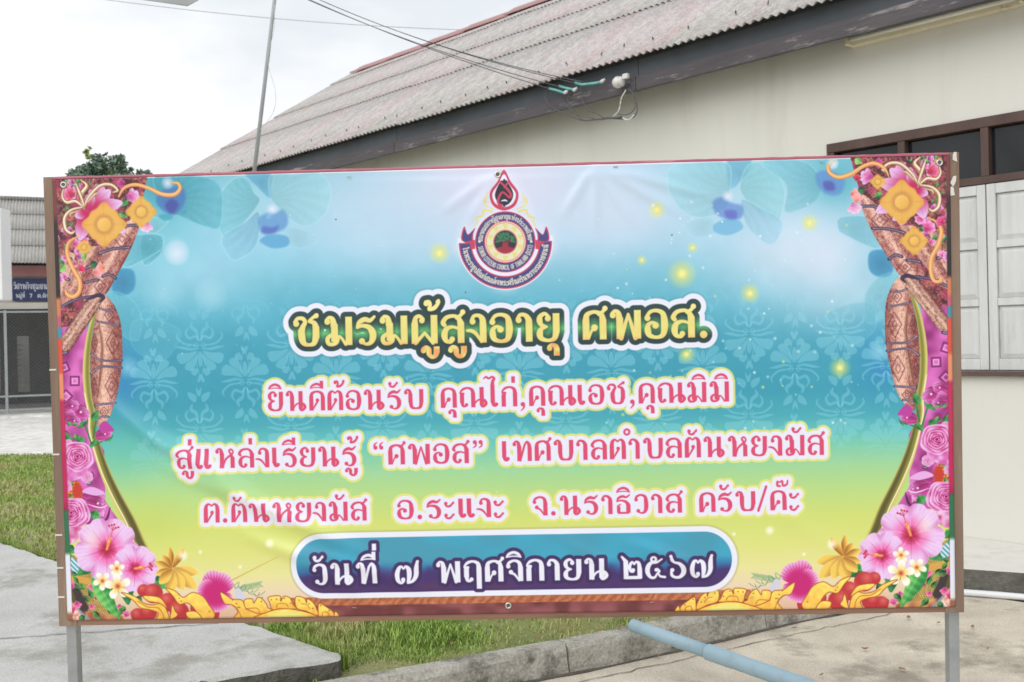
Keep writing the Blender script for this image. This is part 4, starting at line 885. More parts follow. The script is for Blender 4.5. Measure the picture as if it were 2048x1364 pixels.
GL = {
 'ก': (.80, [V(.13,0,.6), V(.70,0,.68)]+BEAK),
 'ค': (.80, ARCH+[Dt(.40,.42,.1), P((.42,.36,.1),(.3,.31,.07),(.19,.05,.07))]),
 'ศ': (.82, ARCH+FLAG+[Dt(.40,.42,.1), P((.42,.36,.1),(.3,.31,.07),(.19,.05,.07))]),
 'ด': (.80, ARCH+[Dt(.42,.53,.09), Ln((.45,.5,.11),(.16,.03,.07))]),
 'ต': (.80, [V(.105,0,.68), V(.70,0,.68), P((.105,.62,.21),(.13,.85,.17),(.25,.965,.1),(.40,.87,.08)), P((.40,.87,.08),(.55,.965,.1),(.67,.85,.17),(.70,.62,.21)), Dt(.42,.53,.09), Ln((.45,.5,.11),(.16,.03,.07))]),
 'อ': (.80, [Dt(.1,.71,.09), P((.07,.74,.1),(.2,.92,.1),(.42,.965,.1),(.63,.87,.15),(.69,.62,.21),(.69,.36,.21),(.62,.11,.15),(.4,.035,.09),(.17,.11,.15),(.105,.28,.2),(.12,.46,.13),(.26,.555,.08),(.42,.5,.08)), Dt(.38,.45,.1)]),
 'บ': (1.0, HEAD+CUP+[V(.885,.36,1)]), 'ป': (1.0, HEAD+CUP+[V(.885,.36,1.4)]),
 'น': (1.08, HEAD+[V(.33,0,.75)]+NTAIL),
 'ม': (.99, HEAD+[V(.35,.12,.75), P((.36,.3,.12),(.24,.36,.1),(.1,.24,.13),(.13,.07,.12),(.28,.035,.1),(.42,.12,.13),(.5,.31,.07),(.62,.22,.07),(.74,.03,.08)), V(.86,0,1)]),
 'ณ': (1.34, BEAK+[V(.14,.25,.62), P((.14,.3,.2),(.18,.09,.13),(.3,.05,.09)), Dt(.36,.13,.085), V(.70,0,.68)]+shift(NTAIL,.36)),
 'ย': (.80, [Dt(.40,.80,.09), P((.44,.84,.09),(.3,.965,.1),(.14,.88,.14),(.105,.74,.18),(.17,.58,.12),(.36,.51,.05)), P((.36,.51,.05),(.17,.44,.12),(.105,.28,.2),(.16,.11,.15),(.4,.035,.09),(.62,.11,.15),(.69,.36,.21)), V(.69,.34,.98)]),
 'ร': (.72, [P((.03,.60,.05),(.12,.79,.13),(.32,.89,.15),(.5,.85,.12),(.66,.98,.07)), P((.04,.60,.06),(.22,.67,.1),(.45,.62,.15),(.58,.45,.21),(.59,.24,.2),(.5,.07,.13),(.34,.03,.08),(.2,.1,.08)), Dt(.2,.13,.095)]),
 'ส': (.84, LOR+FLAG), 'ล': (.82, LOR),
 'ง': (.62, [Dt(.15,.74,.09), P((.12,.78,.11),(.2,.93,.1),(.38,.945,.11),(.5,.82,.18),(.515,.6,.21)), V(.515,0,.65), P((-.04,.43,.07),(.1,.42,.1),(.26,.32,.1),(.45,.03,.06))]),
 'จ': (.74, [Dt(.09,.70,.09), P((.05,.73,.1),(.14,.88,.12),(.36,.965,.1),(.57,.87,.15),(.63,.62,.21)), V(.63,0,.66), Dt(.2,.43,.095), P((.24,.38,.1),(.38,.3,.09),(.56,.03,.07))]),
 'ว': (.70, [Dt(.1,.72,.09), P((.07,.74,.1),(.14,.89,.12),(.34,.965,.1),(.54,.87,.15),(.59,.6,.21),(.59,.28,.21),(.5,.07,.13),(.32,.03,.08),(.22,.1,.08)), Dt(.2,.14,.095)]),
 'า': (.60, [Dt(.1,.76,.09), P((.07,.8,.12),(.16,.945,.1),(.34,.92,.13),(.45,.77,.19),(.46,.6,.21)), V(.46,0,.65)]),
 'ช': (.98, [Dt(.1,.78,.09), P((.06,.84,.11),(.16,.965,.1),(.34,.955,.12),(.42,.83,.12),(.34,.68,.15),(.28,.5,.21)), P((.28,.52,.21),(.3,.25,.21),(.37,.09,.15),(.54,.035,.09),(.72,.09,.15),(.79,.3,.21)), V(.8,.28,.66), P((.8,.62,.21),(.74,.8,.14),(.56,.86,.07),(.68,.97,.09),(.84,1.08,.1)), Dt(.82,1.05,.075)]),
 'ผ': (.93, [V(.12,0,.72), P((.12,.66,.21),(.16,.9,.13),(.3,.965,.1),(.42,.86,.1)), Dt(.38,.81,.085), Ln((.14,.02,.1),(.47,.38,.08)), Ln((.47,.38,.08),(.76,.02,.1)), V(.81,0,1)]),
 'พ': (1.08, HEAD+[V(.34,0,.75), Ln((.38,.03,.13),(.64,.86,.07)), Ln((.64,.86,.07),(.88,.03,.13)), V(.96,0,1)]),
 'ท': (.98, HEAD+[V(.34,0,.75), Ln((.38,.04,.12),(.62,.82,.1)), P((.60,.78,.1),(.72,.95,.1),(.83,.82,.17),(.86,.6,.21)), V(.86,0,.65)]),
 'ห': (1.02, HEAD+[V(.34,0,.75), P((.38,.04,.1),(.5,.4,.1),(.7,.6,.1),(.86,.72,.09),(.9,.85,.08),(.8,.945,.09),(.7,.87,.09),(.78,.72,.11),(.86,.5,.19)), V(.87,0,.55)]),
 'ธ': (.78, [P((.05,.66,.05),(.14,.83,.12),(.34,.91,.13),(.52,.87,.1),(.68,.98,.07)), P((.06,.65,.07),(.24,.7,.09),(.48,.64,.13),(.61,.48,.2)), V(.62,.06,.5), Ln((.14,.05,.1),(.62,.05,.1)), V(.14,.06,.4,.17), Ln((.1,.42,.08),(.24,.5,.05))]),
 'ฤ': (.84, BEAK+[V(.14,.25,.62), P((.14,.3,.2),(.18,.09,.13),(.3,.05,.09)), Dt(.36,.13,.085), V(.70,-.32,.68)]),
 'ถ': (.84, BEAK+[V(.14,.25,.62), P((.14,.3,.2),(.18,.09,.13),(.3,.05,.09)), Dt(.36,.13,.085), V(.70,0,.68)]),
 'ภ': (.84, BEAK+[V(.14,.1,.62), Dt(.06,.12,.085), V(.70,0,.68)]),
 'เ': (.42, E_), 'แ': (.82, E_+shift(E_,.40)),
 'ไ': (.50, shift([V(.13,.2,1.1), P((.13,.3,.21),(.17,.1,.16),(.27,.06,.12)), Dt(.31,.13,.09), P((.13,1.0,.21),(.14,1.25,.16),(.22,1.42,.13),(.1,1.5,.1),(-.04,1.42,.1),(-.18,1.5,.1),(-.3,1.42,.06))],.08)),
 'ใ': (.50, shift([V(.13,.2,1.1), P((.13,.3,.21),(.17,.1,.16),(.27,.06,.12)), Dt(.31,.13,.09), P((.13,1.0,.21),(.12,1.3,.16),(0,1.45,.1),(-.12,1.36,.1),(-.05,1.25,.1))],.08)),
 'ะ': (.52, halfa(.02)+halfa(.64)),
 'ั': (0, shift(halfa(1.17), -.25)),
 'ิ': (0, [P((-.33,1.13,.05),(-.22,1.27,.11),(0,1.35,.12),(.2,1.27,.12),(.31,1.13,.06)), P((-.3,1.135,.05),(-.1,1.17,.05),(.1,1.17,.05),(.3,1.135,.05))]),
 'ี': (0, [P((-.33,1.13,.05),(-.22,1.27,.11),(0,1.35,.12),(.2,1.27,.12),(.31,1.13,.06)), P((-.3,1.135,.05),(-.1,1.17,.05),(.1,1.17,.05),(.3,1.135,.05)), V(.25,1.12,1.5,.17)]),
 'ื': (0, [P((-.33,1.13,.05),(-.22,1.27,.11),(0,1.35,.12),(.2,1.27,.12),(.31,1.13,.06)), V(.25,1.12,1.5,.12), V(.06,1.2,1.5,.1)]),
 '่': (0, [V(0,1.18,1.5,.18)]), '๋': (0, [V(0,1.62,1.9,.2)]),
 '้': (0, [Dt(-.2,1.4,.08), P((-.22,1.46,.08),(-.1,1.46,.1),(-.06,1.34,.1),(-.1,1.2,.1),(.08,1.24,.12),(.22,1.4,.1),(.24,1.5,.08)), Dt(.22,1.45,.07)]),
 '๊': (0, [P((-.12,1.22,.09),(-.25,1.26,.12),(-.25,1.45,.1),(-.14,1.42,.07),(-.02,1.48,.1),(.02,1.25,.1),(.2,1.3,.1),(.25,1.5,.07))]),
 '็': (0, [P((.0,1.3,.07),(-.15,1.25,.1),(-.22,1.4,.1),(0,1.45,.1),(.15,1.55,.07))]),
 '์': (0, [P((.05,1.3,.09),(-.08,1.22,.09),(-.12,1.38,.09),(.05,1.42,.09),(.15,1.6,.06))]),
 'ํ': (0, [P(*[(.13*math.cos(a*.7854), 1.33+.13*math.sin(a*.7854), .1) for a in range(9)])]),
 'ุ': (0, [Dt(-.14,-.24,.08), P((-.16,-.18,.08),(-.06,-.12,.09),(.08,-.18,.15),(.11,-.3,.18)), V(.11,-.5,-.25,.18)]),
 'ู': (0, [Dt(-.3,-.24,.08), P((-.32,-.18,.08),(-.22,-.12,.09),(-.11,-.2,.15),(-.1,-.36,.15),(0,-.47,.1),(.12,-.42,.14),(.17,-.28,.18)), V(.17,-.32,-.1,.18)]),
 '.': (.34, [Dt(.15,.1,.115)]), ',': (.34, [Dt(.15,.1,.11), P((.2,.1,.12),(.2,-.06,.09),(.06,-.22,.04))]), '/': (.46, [Ln((.0,0,.12),(.4,1.22,.12))]),
 '“': (.62, [Dt(.14,.86,.1), P((.08,.9,.08),(.1,1.02,.08),(.22,1.12,.04)), Dt(.42,.86,.1), P((.36,.9,.08),(.38,1.02,.08),(.5,1.12,.04))]),
 '”': (.62, [Dt(.14,1.04,.1), P((.2,1.0,.08),(.18,.86,.08),(.06,.76,.04)), Dt(.42,1.04,.1), P((.48,1.0,.08),(.46,.86,.08),(.34,.76,.04))]),
 '๗': (1.16, [Dt(.38,.2,.09), P((.42,.14,.08),(.3,.05,.1),(.15,.18,.17),(.11,.48,.2),(.2,.74,.15),(.32,.8,.09),(.4,.7,.07),(.5,.8,.1),(.64,.66,.2),(.66,.35,.2),(.6,.06,.1)), P((.6,.05,.1),(.82,.12,.13),(.97,.36,.2),(.99,.7,.2),(1.04,1.02,.1)), Dt(1.06,1.02,.055)]),
 '๒': (1.0, [V(.22,0,.86), Ln((.04,1.04,.08),(.2,.84,.17)), Ln((.2,.07,.14),(.9,.07,.14)), V(.87,.02,.48), P((.87,.42,.21),(.83,.72,.15),(.7,.79,.09),(.62,.68,.07),(.52,.78,.1),(.4,.6,.14),(.44,.38,.12),(.56,.34,.09)), Dt(.56,.41,.085)]),
 '๕': (.98, [P((.92,.06,.1),(.7,.1,.09),(.58,.24,.07),(.44,.05,.1),(.24,.07,.13),(.11,.3,.2),(.14,.56,.2),(.3,.74,.14),(.55,.76,.1),(.78,.92,.07)), P((.58,.24,.08),(.66,.34,.1),(.56,.44,.1)), Dt(.52,.40,.08), P(*[(.4+.11*math.cos(a*.7854), .9+.11*math.sin(a*.7854), .1) for a in range(9)])]),
 '๖': (.84, [Dt(.16,.38,.09), P((.12,.34,.1),(.14,.14,.13),(.3,.04,.11),(.52,.06,.14),(.68,.25,.21),(.66,.5,.21),(.48,.7,.14),(.26,.76,.1),(.14,.88,.14),(.1,1.06,.1)), Dt(.08,1.05,.06)]),
 '7': (.66, [Ln((.05,.93,.13),(.58,.93,.13)), Ln((.58,.9,.13),(.25,.05,.15))]),
 ' ': (.45, []),
}
LAT = {'S': [((.55,.85),(.3,1),(.08,.8),(.3,.52),(.55,.3),(.3,0),(.05,.15))], 'E': [((.1,0),(.1,1)),((.1,1),(.55,1)),((.1,.5),(.45,.5)),((.1,0),(.55,0))], 'N': [((.1,0),(.1,1)),((.1,1),(.6,0)),((.6,0),(.6,1))],
 'I': [((.1,0),(.1,1))], 'O': [((.35,0),(.08,.25),(.08,.75),(.35,1),(.62,.75),(.62,.25),(.35,0))], 'R': [((.1,0),(.1,1)),((.1,1),(.5,.95),(.55,.7),(.45,.5),(.1,.5)),((.35,.5),(.6,0))],
 'C': [((.6,.85),(.35,1),(.08,.75),(.08,.25),(.35,0),(.6,.15))], 'T': [((.3,0),(.3,1)),((.02,1),(.58,1))], 'Z': [((.05,1),(.55,1)),((.55,1),(.05,0)),((.05,0),(.55,0))], 'U': [((.1,1),(.1,.3),(.35,0),(.6,.3),(.6,1))],
 'L': [((.1,1),(.1,0)),((.1,0),(.5,0))], 'F': [((.1,0),(.1,1)),((.1,1),(.55,1)),((.1,.5),(.45,.5))], 'H': [((.1,0),(.1,1)),((.6,0),(.6,1)),((.1,.5),(.6,.5))], 'A': [((.02,0),(.33,1)),((.33,1),(.64,0)),((.15,.35),(.5,.35))],
 'D': [((.1,0),(.1,1)),((.1,1),(.5,.85),(.6,.5),(.5,.15),(.1,0))], '(': [((.3,1.1),(.1,.5),(.3,-.1))], ')': [((.1,1.1),(.3,.5),(.1,-.1))], ' ': []}
for k_, ss_ in LAT.items():
    GL['@'+k_] = (.3 if k_ in 'I() ' else .7, [('C' if len(s_) > 3 else 'L', tuple((x, y, .15) for x, y in s_)) for s_ in ss_])
ABOVE, BELOW = 'ัิีื่้๊๋็์ํ', 'ุู'
def layout(text, latin=False):
    """list of (x offset, y offset, prims) and the width"""
    out, x, last, up = [], 0., 0., False
    gap = .13
    for ch in text:
        if ch == 'ำ':
            out.append((x-.06, 0, GL['ํ'][1])); ch = 'า'
        adv, g = GL[('@' if latin else '')+ch]
        if adv == 0:
            dy = 0.
            if ch in '่้๊๋์':
                dy = .37 if up else 0.
                ox = x-gap-.18 if not up else x-gap-.12
            elif ch in BELOW: ox = x-gap-.22
            else: ox = x-gap-.40; up = ch in 'ิีืั'
            out.append((ox, dy, g)); continue
        up = False
        out.append((x, 0, g)); x += adv+(gap if adv else 0)
    return out, x-gap
class Field:
    """signed distance field for lettering"""
    def __init__(s, cv, M): s.cv = cv; s.M = M; s.D = np.full((cv.h, cv.w), 1e3, np.float32)
    def upd(s, x0, y0, x1, y1, fn):
        b = s.cv.box(x0-s.M, y0-s.M, x1+s.M, y1+s.M)
        if b[2] <= b[0] or b[3] <= b[1]: return
        X, Y = grid(b)
        sub = s.D[b[1]:b[3], b[0]:b[2]]
        np.minimum(sub, fn(X, Y), out=sub)
    def glyph(s, prims, mp, h, bold=0.):
        """mp maps glyph units to canvas, h canvas px per unit"""
        for p in prims:
            if p[0] == 'B':
                c = np.array([mp(p[1]-bold/2, p[2]), mp(p[3]+bold/2, p[2]), mp(p[3]+bold/2, p[4]), mp(p[1]-bold/2, p[4])])
                m = c.mean(0); ux = (c[1]-c[0]); hw = np.hypot(*ux)/2; ux = ux/(2*hw); uy = c[3]-c[0]; hh = np.hypot(*uy)/2; uy = uy/(2*hh)
                def f(X, Y):
                    dx = np.abs((X-m[0])*ux[0]+(Y-m[1])*ux[1])-hw; dy = np.abs((X-m[0])*uy[0]+(Y-m[1])*uy[1])-hh
                    return np.hypot(np.maximum(dx, 0), np.maximum(dy, 0))+np.minimum(np.maximum(dx, dy), 0)
                s.upd(c[:, 0].min(), c[:, 1].min(), c[:, 0].max(), c[:, 1].max(), f)
            elif p[0] == 'D':
                c = mp(p[1], p[2]); r = (p[3]+bold/2)*h
                s.upd(c[0]-r, c[1]-r, c[0]+r, c[1]+r, lambda X, Y: np.hypot(X-c[0], Y-c[1])-r)
            else:
                a = np.array(p[1], float)
                if p[0] == 'C' and len(a) > 2: a = crom(a, n=5)
                q = np.array([mp(x, y) for x, y, w in a]); r = (a[:, 2]+bold)/2*h
                R = r.max()
                s.upd(q[:, 0].min()-R, q[:, 1].min()-R, q[:, 0].max()+R, q[:, 1].max()+R, lambda X, Y: capd(X, Y, q, r))
    def word(s, text, p0, p1, h, bold=0., latin=False):
        g, W = layout(text, latin)
        p0, p1 = np.asarray(p0, float), np.asarray(p1, float)
        kx = (p1[0]-p0[0])/W; ky = (p1[1]-p0[1])/W
        for ox, oy, pr in g:
            s.glyph(pr, lambda x, y: np.array([p0[0]+(x+ox)*kx, p0[1]+(x+ox)*ky-(y+oy)*h]), (h+kx)/2, bold)
    def arc(s, text, c, R, a0, a1, h, inward, latin=False, bold=0.):
        g, W = layout(text, latin)
        for ox, oy, pr in g:
            def mp(x, y):
                a = a0+(a1-a0)*(x+ox)/W; rr = R-(y+oy)*h if inward else R+(y+oy)*h
                return np.array([c[0]+rr*math.cos(a), c[1]+rr*math.sin(a)])
            s.glyph(pr, mp, h*.9, bold)
def cover(D, r, soft=.6): return np.clip(.5-(D-r)/(2*soft), 0, 1)
def wordpts(a): return T([a[1:3], a[3:5]])
def lettering():
    yy = np.arange(CH)[:, None]*np.ones((1, CW))
    # title
    F = Field(CV, 26*SC)
    for t, x0, y0, x1, y1 in (('ชมรมผู้สูงอายุ',591,692,1119,682),('ศพอส.',1166,679.5,1416,674)):
        q = T([(x0, y0), (x1, y1)]); F.word(t, q[0], q[1], 57*SC, .035)
    yb = T([(1000, 684)])[0, 1]
    CV.a += (rgb(60,110,120)-CV.a)*(np.clip(1-(F.D-20*SC)/(6*SC), 0, 1)*.25)[..., None]
    CV.a += (rgb(228,230,238)-CV.a)*cover(F.D, 20*SC)[..., None]
    v = (yb-yy)/(57*SC)
    g = lerp(rgb(38,66,66), rgb(96,190,110), np.clip(1-np.abs(v-.45)/.42, 0, 1)**1.3)
    CV.a += (g-CV.a)*cover(F.D, 9.5*SC)[..., None]
    k = cover(F.D, 4*SC, 3*SC)[..., None]*.35
    CV.a += (rgb(24,44,44)-CV.a)*np.roll(k, int(3*SC), 0)*cover(F.D, 9*SC)[..., None]
    n = vnoise(CH, CW, 11*SC, 9)
    gold = lerp(rgb(230,222,128), rgb(234,160,92), sstep((.2-v)/.35)*.8*sstep((n-.2)/.5)+.18*n)
    gold = lerp(gold, rgb(250,240,170), sstep((v-.85)/.3)*.5)
    gold = lerp(gold, rgb(238,196,120), np.clip(1+F.D/(1.8*SC), 0, 1)*.6)
    CV.a += (gold-CV.a)*cover(F.D, 0)[..., None]
    # three lines in crimson
    F = Field(CV, 18*SC)
    for t, x0, y0, x1, y1, h in (('ยินดีต้อนรับ',539,821.5,849,816.5,39.5),('คุณไก่,คุณเอช,คุณมิมิ',883,815,1457,802,40),
       ('สู่แหล่งเรียนรู้',359,936,716,930,39.5),('“ศพอส”',748,928,971,924,40),('เทศบาลตำบลตันหยงมัส',1004,921.5,1646,908,40.5),
       ('ต.ตันหยงมัส',412,1043,737,1038.5,38.5),('อ.ระแงะ',796,1036.5,1010,1031.5,38.5),('จ.นราธิวาส',1066,1029.5,1364,1023,38.5),('ครับ/ค๊ะ',1397,1022.5,1597,1017,39)):
        q = T([(x0, y0), (x1, y1)]); F.word(t, q[0], q[1], h*SC)
    CV.a += (rgb(226,222,120)-CV.a)*(cover(F.D, 12.5*SC, 1.0*SC)*.92)[..., None]
    CV.a += (rgb(228,228,238)-CV.a)*cover(F.D, 8.3*SC)[..., None]
    CV.a += (rgb(214,70,106)-CV.a)*cover(F.D, 0)[..., None]
def pill():
    c = T([(590,1080),(1472,1052),(1472,1172),(590,1196)])
    x0, x1, y0, y1 = T([(585,1130)])[0,0], T([(1473,1120)])[0,0], T([(1030,1056.5)])[0,1], T([(1030,1188)])[0,1]
    b = CV.box(x0-6, y0-6, x1+6, y1+6); X, Y = grid(b)
    r = (y1-y0)/2; cy = (y0+y1)/2
    d = np.hypot(np.maximum(np.abs(X-(x0+x1)/2)-((x1-x0)/2-r), 0), Y-cy)-r
    CV.blend(b[0], b[1], np.clip(1-d/(5*SC), 0, 1)*.35, rgb(120,110,80))
    CV.blend(b[0], b[1], cover(d, 0), rgb(230,231,238))
    v = np.clip((Y-y0)/(y1-y0), 0, 1)
    n = vnoise(Y.shape[0], Y.shape[1], 60*SC, 12); n2 = vnoise(Y.shape[0], Y.shape[1], 26*SC, 13)
    col = lerp(rgb(66,150,172), rgb(58,160,186), sstep(n*1.6-.3))
    col = lerp(col, rgb(44,110,160), sstep((v-.42)/.18))
    col = lerp(col, rgb(66,44,104), sstep((v-.52+.12*(n2-.5))/.16))
    col = lerp(col, rgb(84,50,86), sstep((v-.72)/.12)*n*.8)
    col = lerp(col, rgb(54,38,100), sstep((v-.86)/.1))
    CV.blend(b[0], b[1], cover(d, -11*SC), col)
    F = Field(CV, 12*SC)
    for t, p in (('วันที่',(629,1166.5,757,1163.5)),('๗',(792,1165,842,1163)),('พฤศจิกายน',(874,1163,1217,1156)),('๒๕๖๗',(1242,1155.5,1427,1152))):
        q = T([p[:2], p[2:]]); F.word(t, q[0], q[1], 43*SC, .02)
    CV.a += (rgb(58,36,88)-CV.a)*(cover(F.D, 7*SC)*.97)[..., None]
    CV.a += (rgb(230,230,236)-CV.a)*cover(F.D, 0)[..., None]
def emblem():
    z = lambda x, y: (890+x/5.246, 330+y/5.246)
    red, navy, cream, wht = rgb(196,62,90), rgb(66,66,122), rgb(224,220,180), rgb(226,228,238)
    C0 = T([z(635,812)])[0]; u = SC/5.246
    b = CV.box(C0[0]-620*u, C0[1]-780*u, C0[0]+620*u, C0[1]+560*u); X, Y = grid(b)
    def put(m, col): CV.blend(b[0], b[1], np.clip(m, 0, 1), col)
    R = np.hypot(X-C0[0], Y-C0[1])/u
    ang = np.degrees(np.arctan2(Y-C0[1], X-C0[0]))
    # white silhouette behind everything
    drop = crom(T([z(620,60),z(690,180),z(770,300),z(740,430),z(623,485),z(505,430),z(475,300),z(555,180)]), True)
    sil = np.zeros(X.shape)
    for q in (crom(T([z(620,40),z(860,330),z(960,600),z(1060,620),z(1150,780),z(1120,950),z(635,1330),z(140,960),z(110,810),z(200,630),z(310,600),z(400,330)]), True),): sil = np.maximum(sil, polymask(q, b, 2))
    put(blur(sil, 7)*.5, wht)
    put(cover(R, 500*1.0, 6)*((ang > -6) & (ang < 186) | (ang < -174)), wht)
    put(cover(R, 330, 4), wht)
    # nagas
    for s in (1, -1):
        f = lambda x, y: z(635+s*(x-635), y)
        line([f(500,500),(f(420,480)),f(395,540),f(335,560),f(345,600),f(315,650)], [3,4,4,3,3,1.5], rgb(226,214,110), .9)
        line([f(510,470),f(440,440),f(410,390),f(440,340),f(455,290)], [2,2.5,3,2.5,1], rgb(226,216,120), .9)
        line([f(470,400),f(420,390),f(455,360)], 1.6, rgb(220,206,100), .8)
    # ribbon
    rb = (R > 395) & (R < 515)
    put(cover(R, 487, 3)*cover(-R, -355, 3)*((ang > 0) & (ang < 180)), red)
    put(cover(R, 474, 3)*cover(-R, -368, 3)*((ang > 1.5) & (ang < 178.5)), navy)
    for s in (1, -1):
        f = lambda x, y: z(635+s*(x-635), y)
        fill(crom(T([f(210,650),f(245,735),f(322,665),f(300,730),f(290,830),f(185,800),f(180,730)]), True, 4), red)
        fill(crom(T([f(212,680),f(245,745),f(305,690),f(285,750),f(280,815),f(198,800),f(192,735)]), True, 4), navy)
        fill(T([f(200,815),f(318,790),f(320,885),f(285,890),f(262,830)]), red)
    put(cover(R, 316, 3), red); put(cover(R, 305, 3), navy); put(cover(R, 222, 3), red); put(cover(R, 212, 3), cream)
    put(cover(np.abs(R-198), 3, 2)*.7, red)
    put(cover(R, 128, 3), rgb(214,130,130)); put(cover(R, 116, 3), rgb(44,44,50))
    for k in range(10):
        a = 2*math.pi*k/10-math.pi/2
        cx, cy = 635+166*math.cos(a), 812+166*math.sin(a)
        for dx, dy in ((0,14),(-14,-10),(14,-10)): disc(*z(cx+dx, cy+dy), 2.3, rgb(218,208,110))
    rs = np.random.RandomState(2)
    for k in range(150):
        a, r = rs.uniform(-3.3, .2), 100*math.sqrt(rs.rand())
        disc(*z(635+r*math.cos(a), 800+r*.88*math.sin(a)), rs.uniform(.9, 2), rgb(56,130,88) if rs.rand() < .75 else rgb(34,84,60))
    fill(crom(T([z(545,880),z(600,860),z(610,820),z(660,820),z(670,860),z(730,880),z(690,915),z(635,925),z(580,915)]), True), rgb(158,40,62))
    line([z(620,880),z(620,815),z(585,800)], 2, rgb(158,40,62)); line([z(650,880),z(655,815),z(690,800)], 2, rgb(158,40,62))
    F = Field(CV, 4)
    F.arc('สมาคมสภาผู้สูงอายุแห่งประเทศไทย', C0, 238*u, math.radians(183), math.radians(357), 42*u, False, bold=.05)
    F.arc('SENIOR CITIZENS COUNCIL OF THAILAND (SCCT)', C0, 288*u, math.radians(171), math.radians(9), 46*u, True, True)
    F.arc('ในพระราชูปถัมภ์สมเด็จพระศรีนครินทราบรมราชชนนี', C0, 452*u, math.radians(173), math.radians(5), 48*u, True, bold=.06)
    CV.a += (rgb(222,218,190)-CV.a)*(cover(F.D, .2)*.95)[..., None]
    for s in (-1, 1): disc(*z(635+s*270, 808), 2.8, cream)
    # flame drop
    fill(drop, red)
    fill(crom(T([z(621,105),z(680,215),z(745,310),z(715,410),z(623,450),z(530,410),z(500,310),z(560,215)]), True), wht)
    fill(crom(T([z(624,150),z(665,200),z(715,300),z(700,380),z(640,430),z(560,400),z(528,320),z(570,210)]), True), rgb(38,36,48))
    line([z(580,185),z(640,245),z(690,310),z(680,350),z(610,295),z(570,345),z(560,400),z(590,440)], [3.5,5,5,5,4,5,5,6], red)
    line([z(668,190),z(625,245)], 3.6, red); line([z(595,385),z(630,378),z(655,388)], [2,3.5,2], wht)
    fill(T([z(596,170),z(620,110),z(650,165),z(636,172),z(624,150),z(608,178)]), wht)
    fill(T([z(560,425),z(600,412),z(612,455),z(560,452)]), red); fill(T([z(612,405),z(638,405),z(634,445),z(612,445)]), rgb(38,36,48))
# ---- ornament: curtains, flowers, gilded border (left side is drawn, right side is its mirror print)
zA = lambda x, y: (90+x/4.547, 340+y/4.547)
zB = lambda x, y: (100+x/4.135, 720+y/4.135)
zC = lambda x, y: (110+x/5.247, 1000+y/5.247)
zD = lambda x, y: (380+x/6.024, 1040+y/6.024)
zE = lambda x, y: (x/2.623, 380+y/2.623)
NOI = {}
def nz(cell, seed):
    if (cell, seed) not in NOI: NOI[cell, seed] = vnoise(CH, CW, cell*SC, seed)
    return NOI[cell, seed]
def at(n, X, Y): return n[Y.astype(int).clip(0, CH-1), X.astype(int).clip(0, CW-1)]
def cloth(pts, dirv, mir, wave=9., base=(176,100,84), dark=(84,24,28), light=(246,208,182), ph=0.):
    q = crom(T([z for z in pts], mir), True, 6)
    d = np.array(dirv, float)
    if mir: d = d*[-1, 1]
    d /= np.hypot(*d); p = np.array([-d[1], d[0]])
    c = q.mean(0); W = np.abs((q-c)@p).max()
    def f(X, Y):
        s = ((X-c[0])*p[0]+(Y-c[1])*p[1])/W; l = ((X-c[0])*d[0]+(Y-c[1])*d[1])/SC
        n = at(nz(2.2, 21), X, Y); n2 = at(nz(9, 22), X, Y)
        t = .55+.3*np.cos(s*2.2-.4)-.35*np.abs(s)**2+.2*np.sin(s*wave+ph+n2*2)
        fl = np.sin(s*W/SC*1.5+1.6*np.sin(l*.16)+n2*5); n3 = at(nz(4.5, 23), X, Y)
        t = t+(n-.5)*.55+.22*fl*sstep(n3*2-.6)
        weave = .5+.5*np.sin(l*1.5+n2*8)*np.sin(s*W/SC*1.2)
        col = lerp(dark, light, np.clip(t*.85+.16*weave, 0, 1))/255.
        col = lerp(col, rgb(120,24,40), np.clip((n3-.62)*4, 0, .75)*np.clip(1.2-t, 0, 1))
        return lerp(col, np.array(base)/255., .2)
    fill(q, f)
    return q, c, d, p
def band(a, m, b, mir, w=5.):
    line([a, m, b], w, rgb(52,38,70), 1, .7, mir=mir)
    q = crom(T([a, m, b], mir), n=int(np.hypot(a[0]-b[0], a[1]-b[1])/2.2)//2+3)
    for z in q[1:-1:1]:
        line([(z[0]-.2, z[1]-.9*SC), (z[0]+.2, z[1]+.9*SC)], 1.1, rgb(204,188,196), .85, .5, canvas=True, smooth=False)
def diamond(c, w, h, mir, rot=0., col=rgb(96,34,50)):
    for k in (1, .38):
        p = [(c[0]+k*x*w, c[1]+k*y*h) for x, y in ((0,-1),(1,0),(0,1),(-1,0),(0,-1))]
        line(p, 1.5 if k == 1 else 1.2, col, .8, .6, mir=mir, smooth=False)
def key(c, r, mir, a=0.):
    for k, col, w in ((1, rgb(120,30,96), 3.4), (.55, rgb(238,190,224), 1.6)):
        p = [(c[0]+k*r*math.cos(a+i*math.pi/2), c[1]+k*r*math.sin(a+i*math.pi/2)) for i in range(5)]
        line(p, w, col, .9, .6, mir=mir, smooth=False)
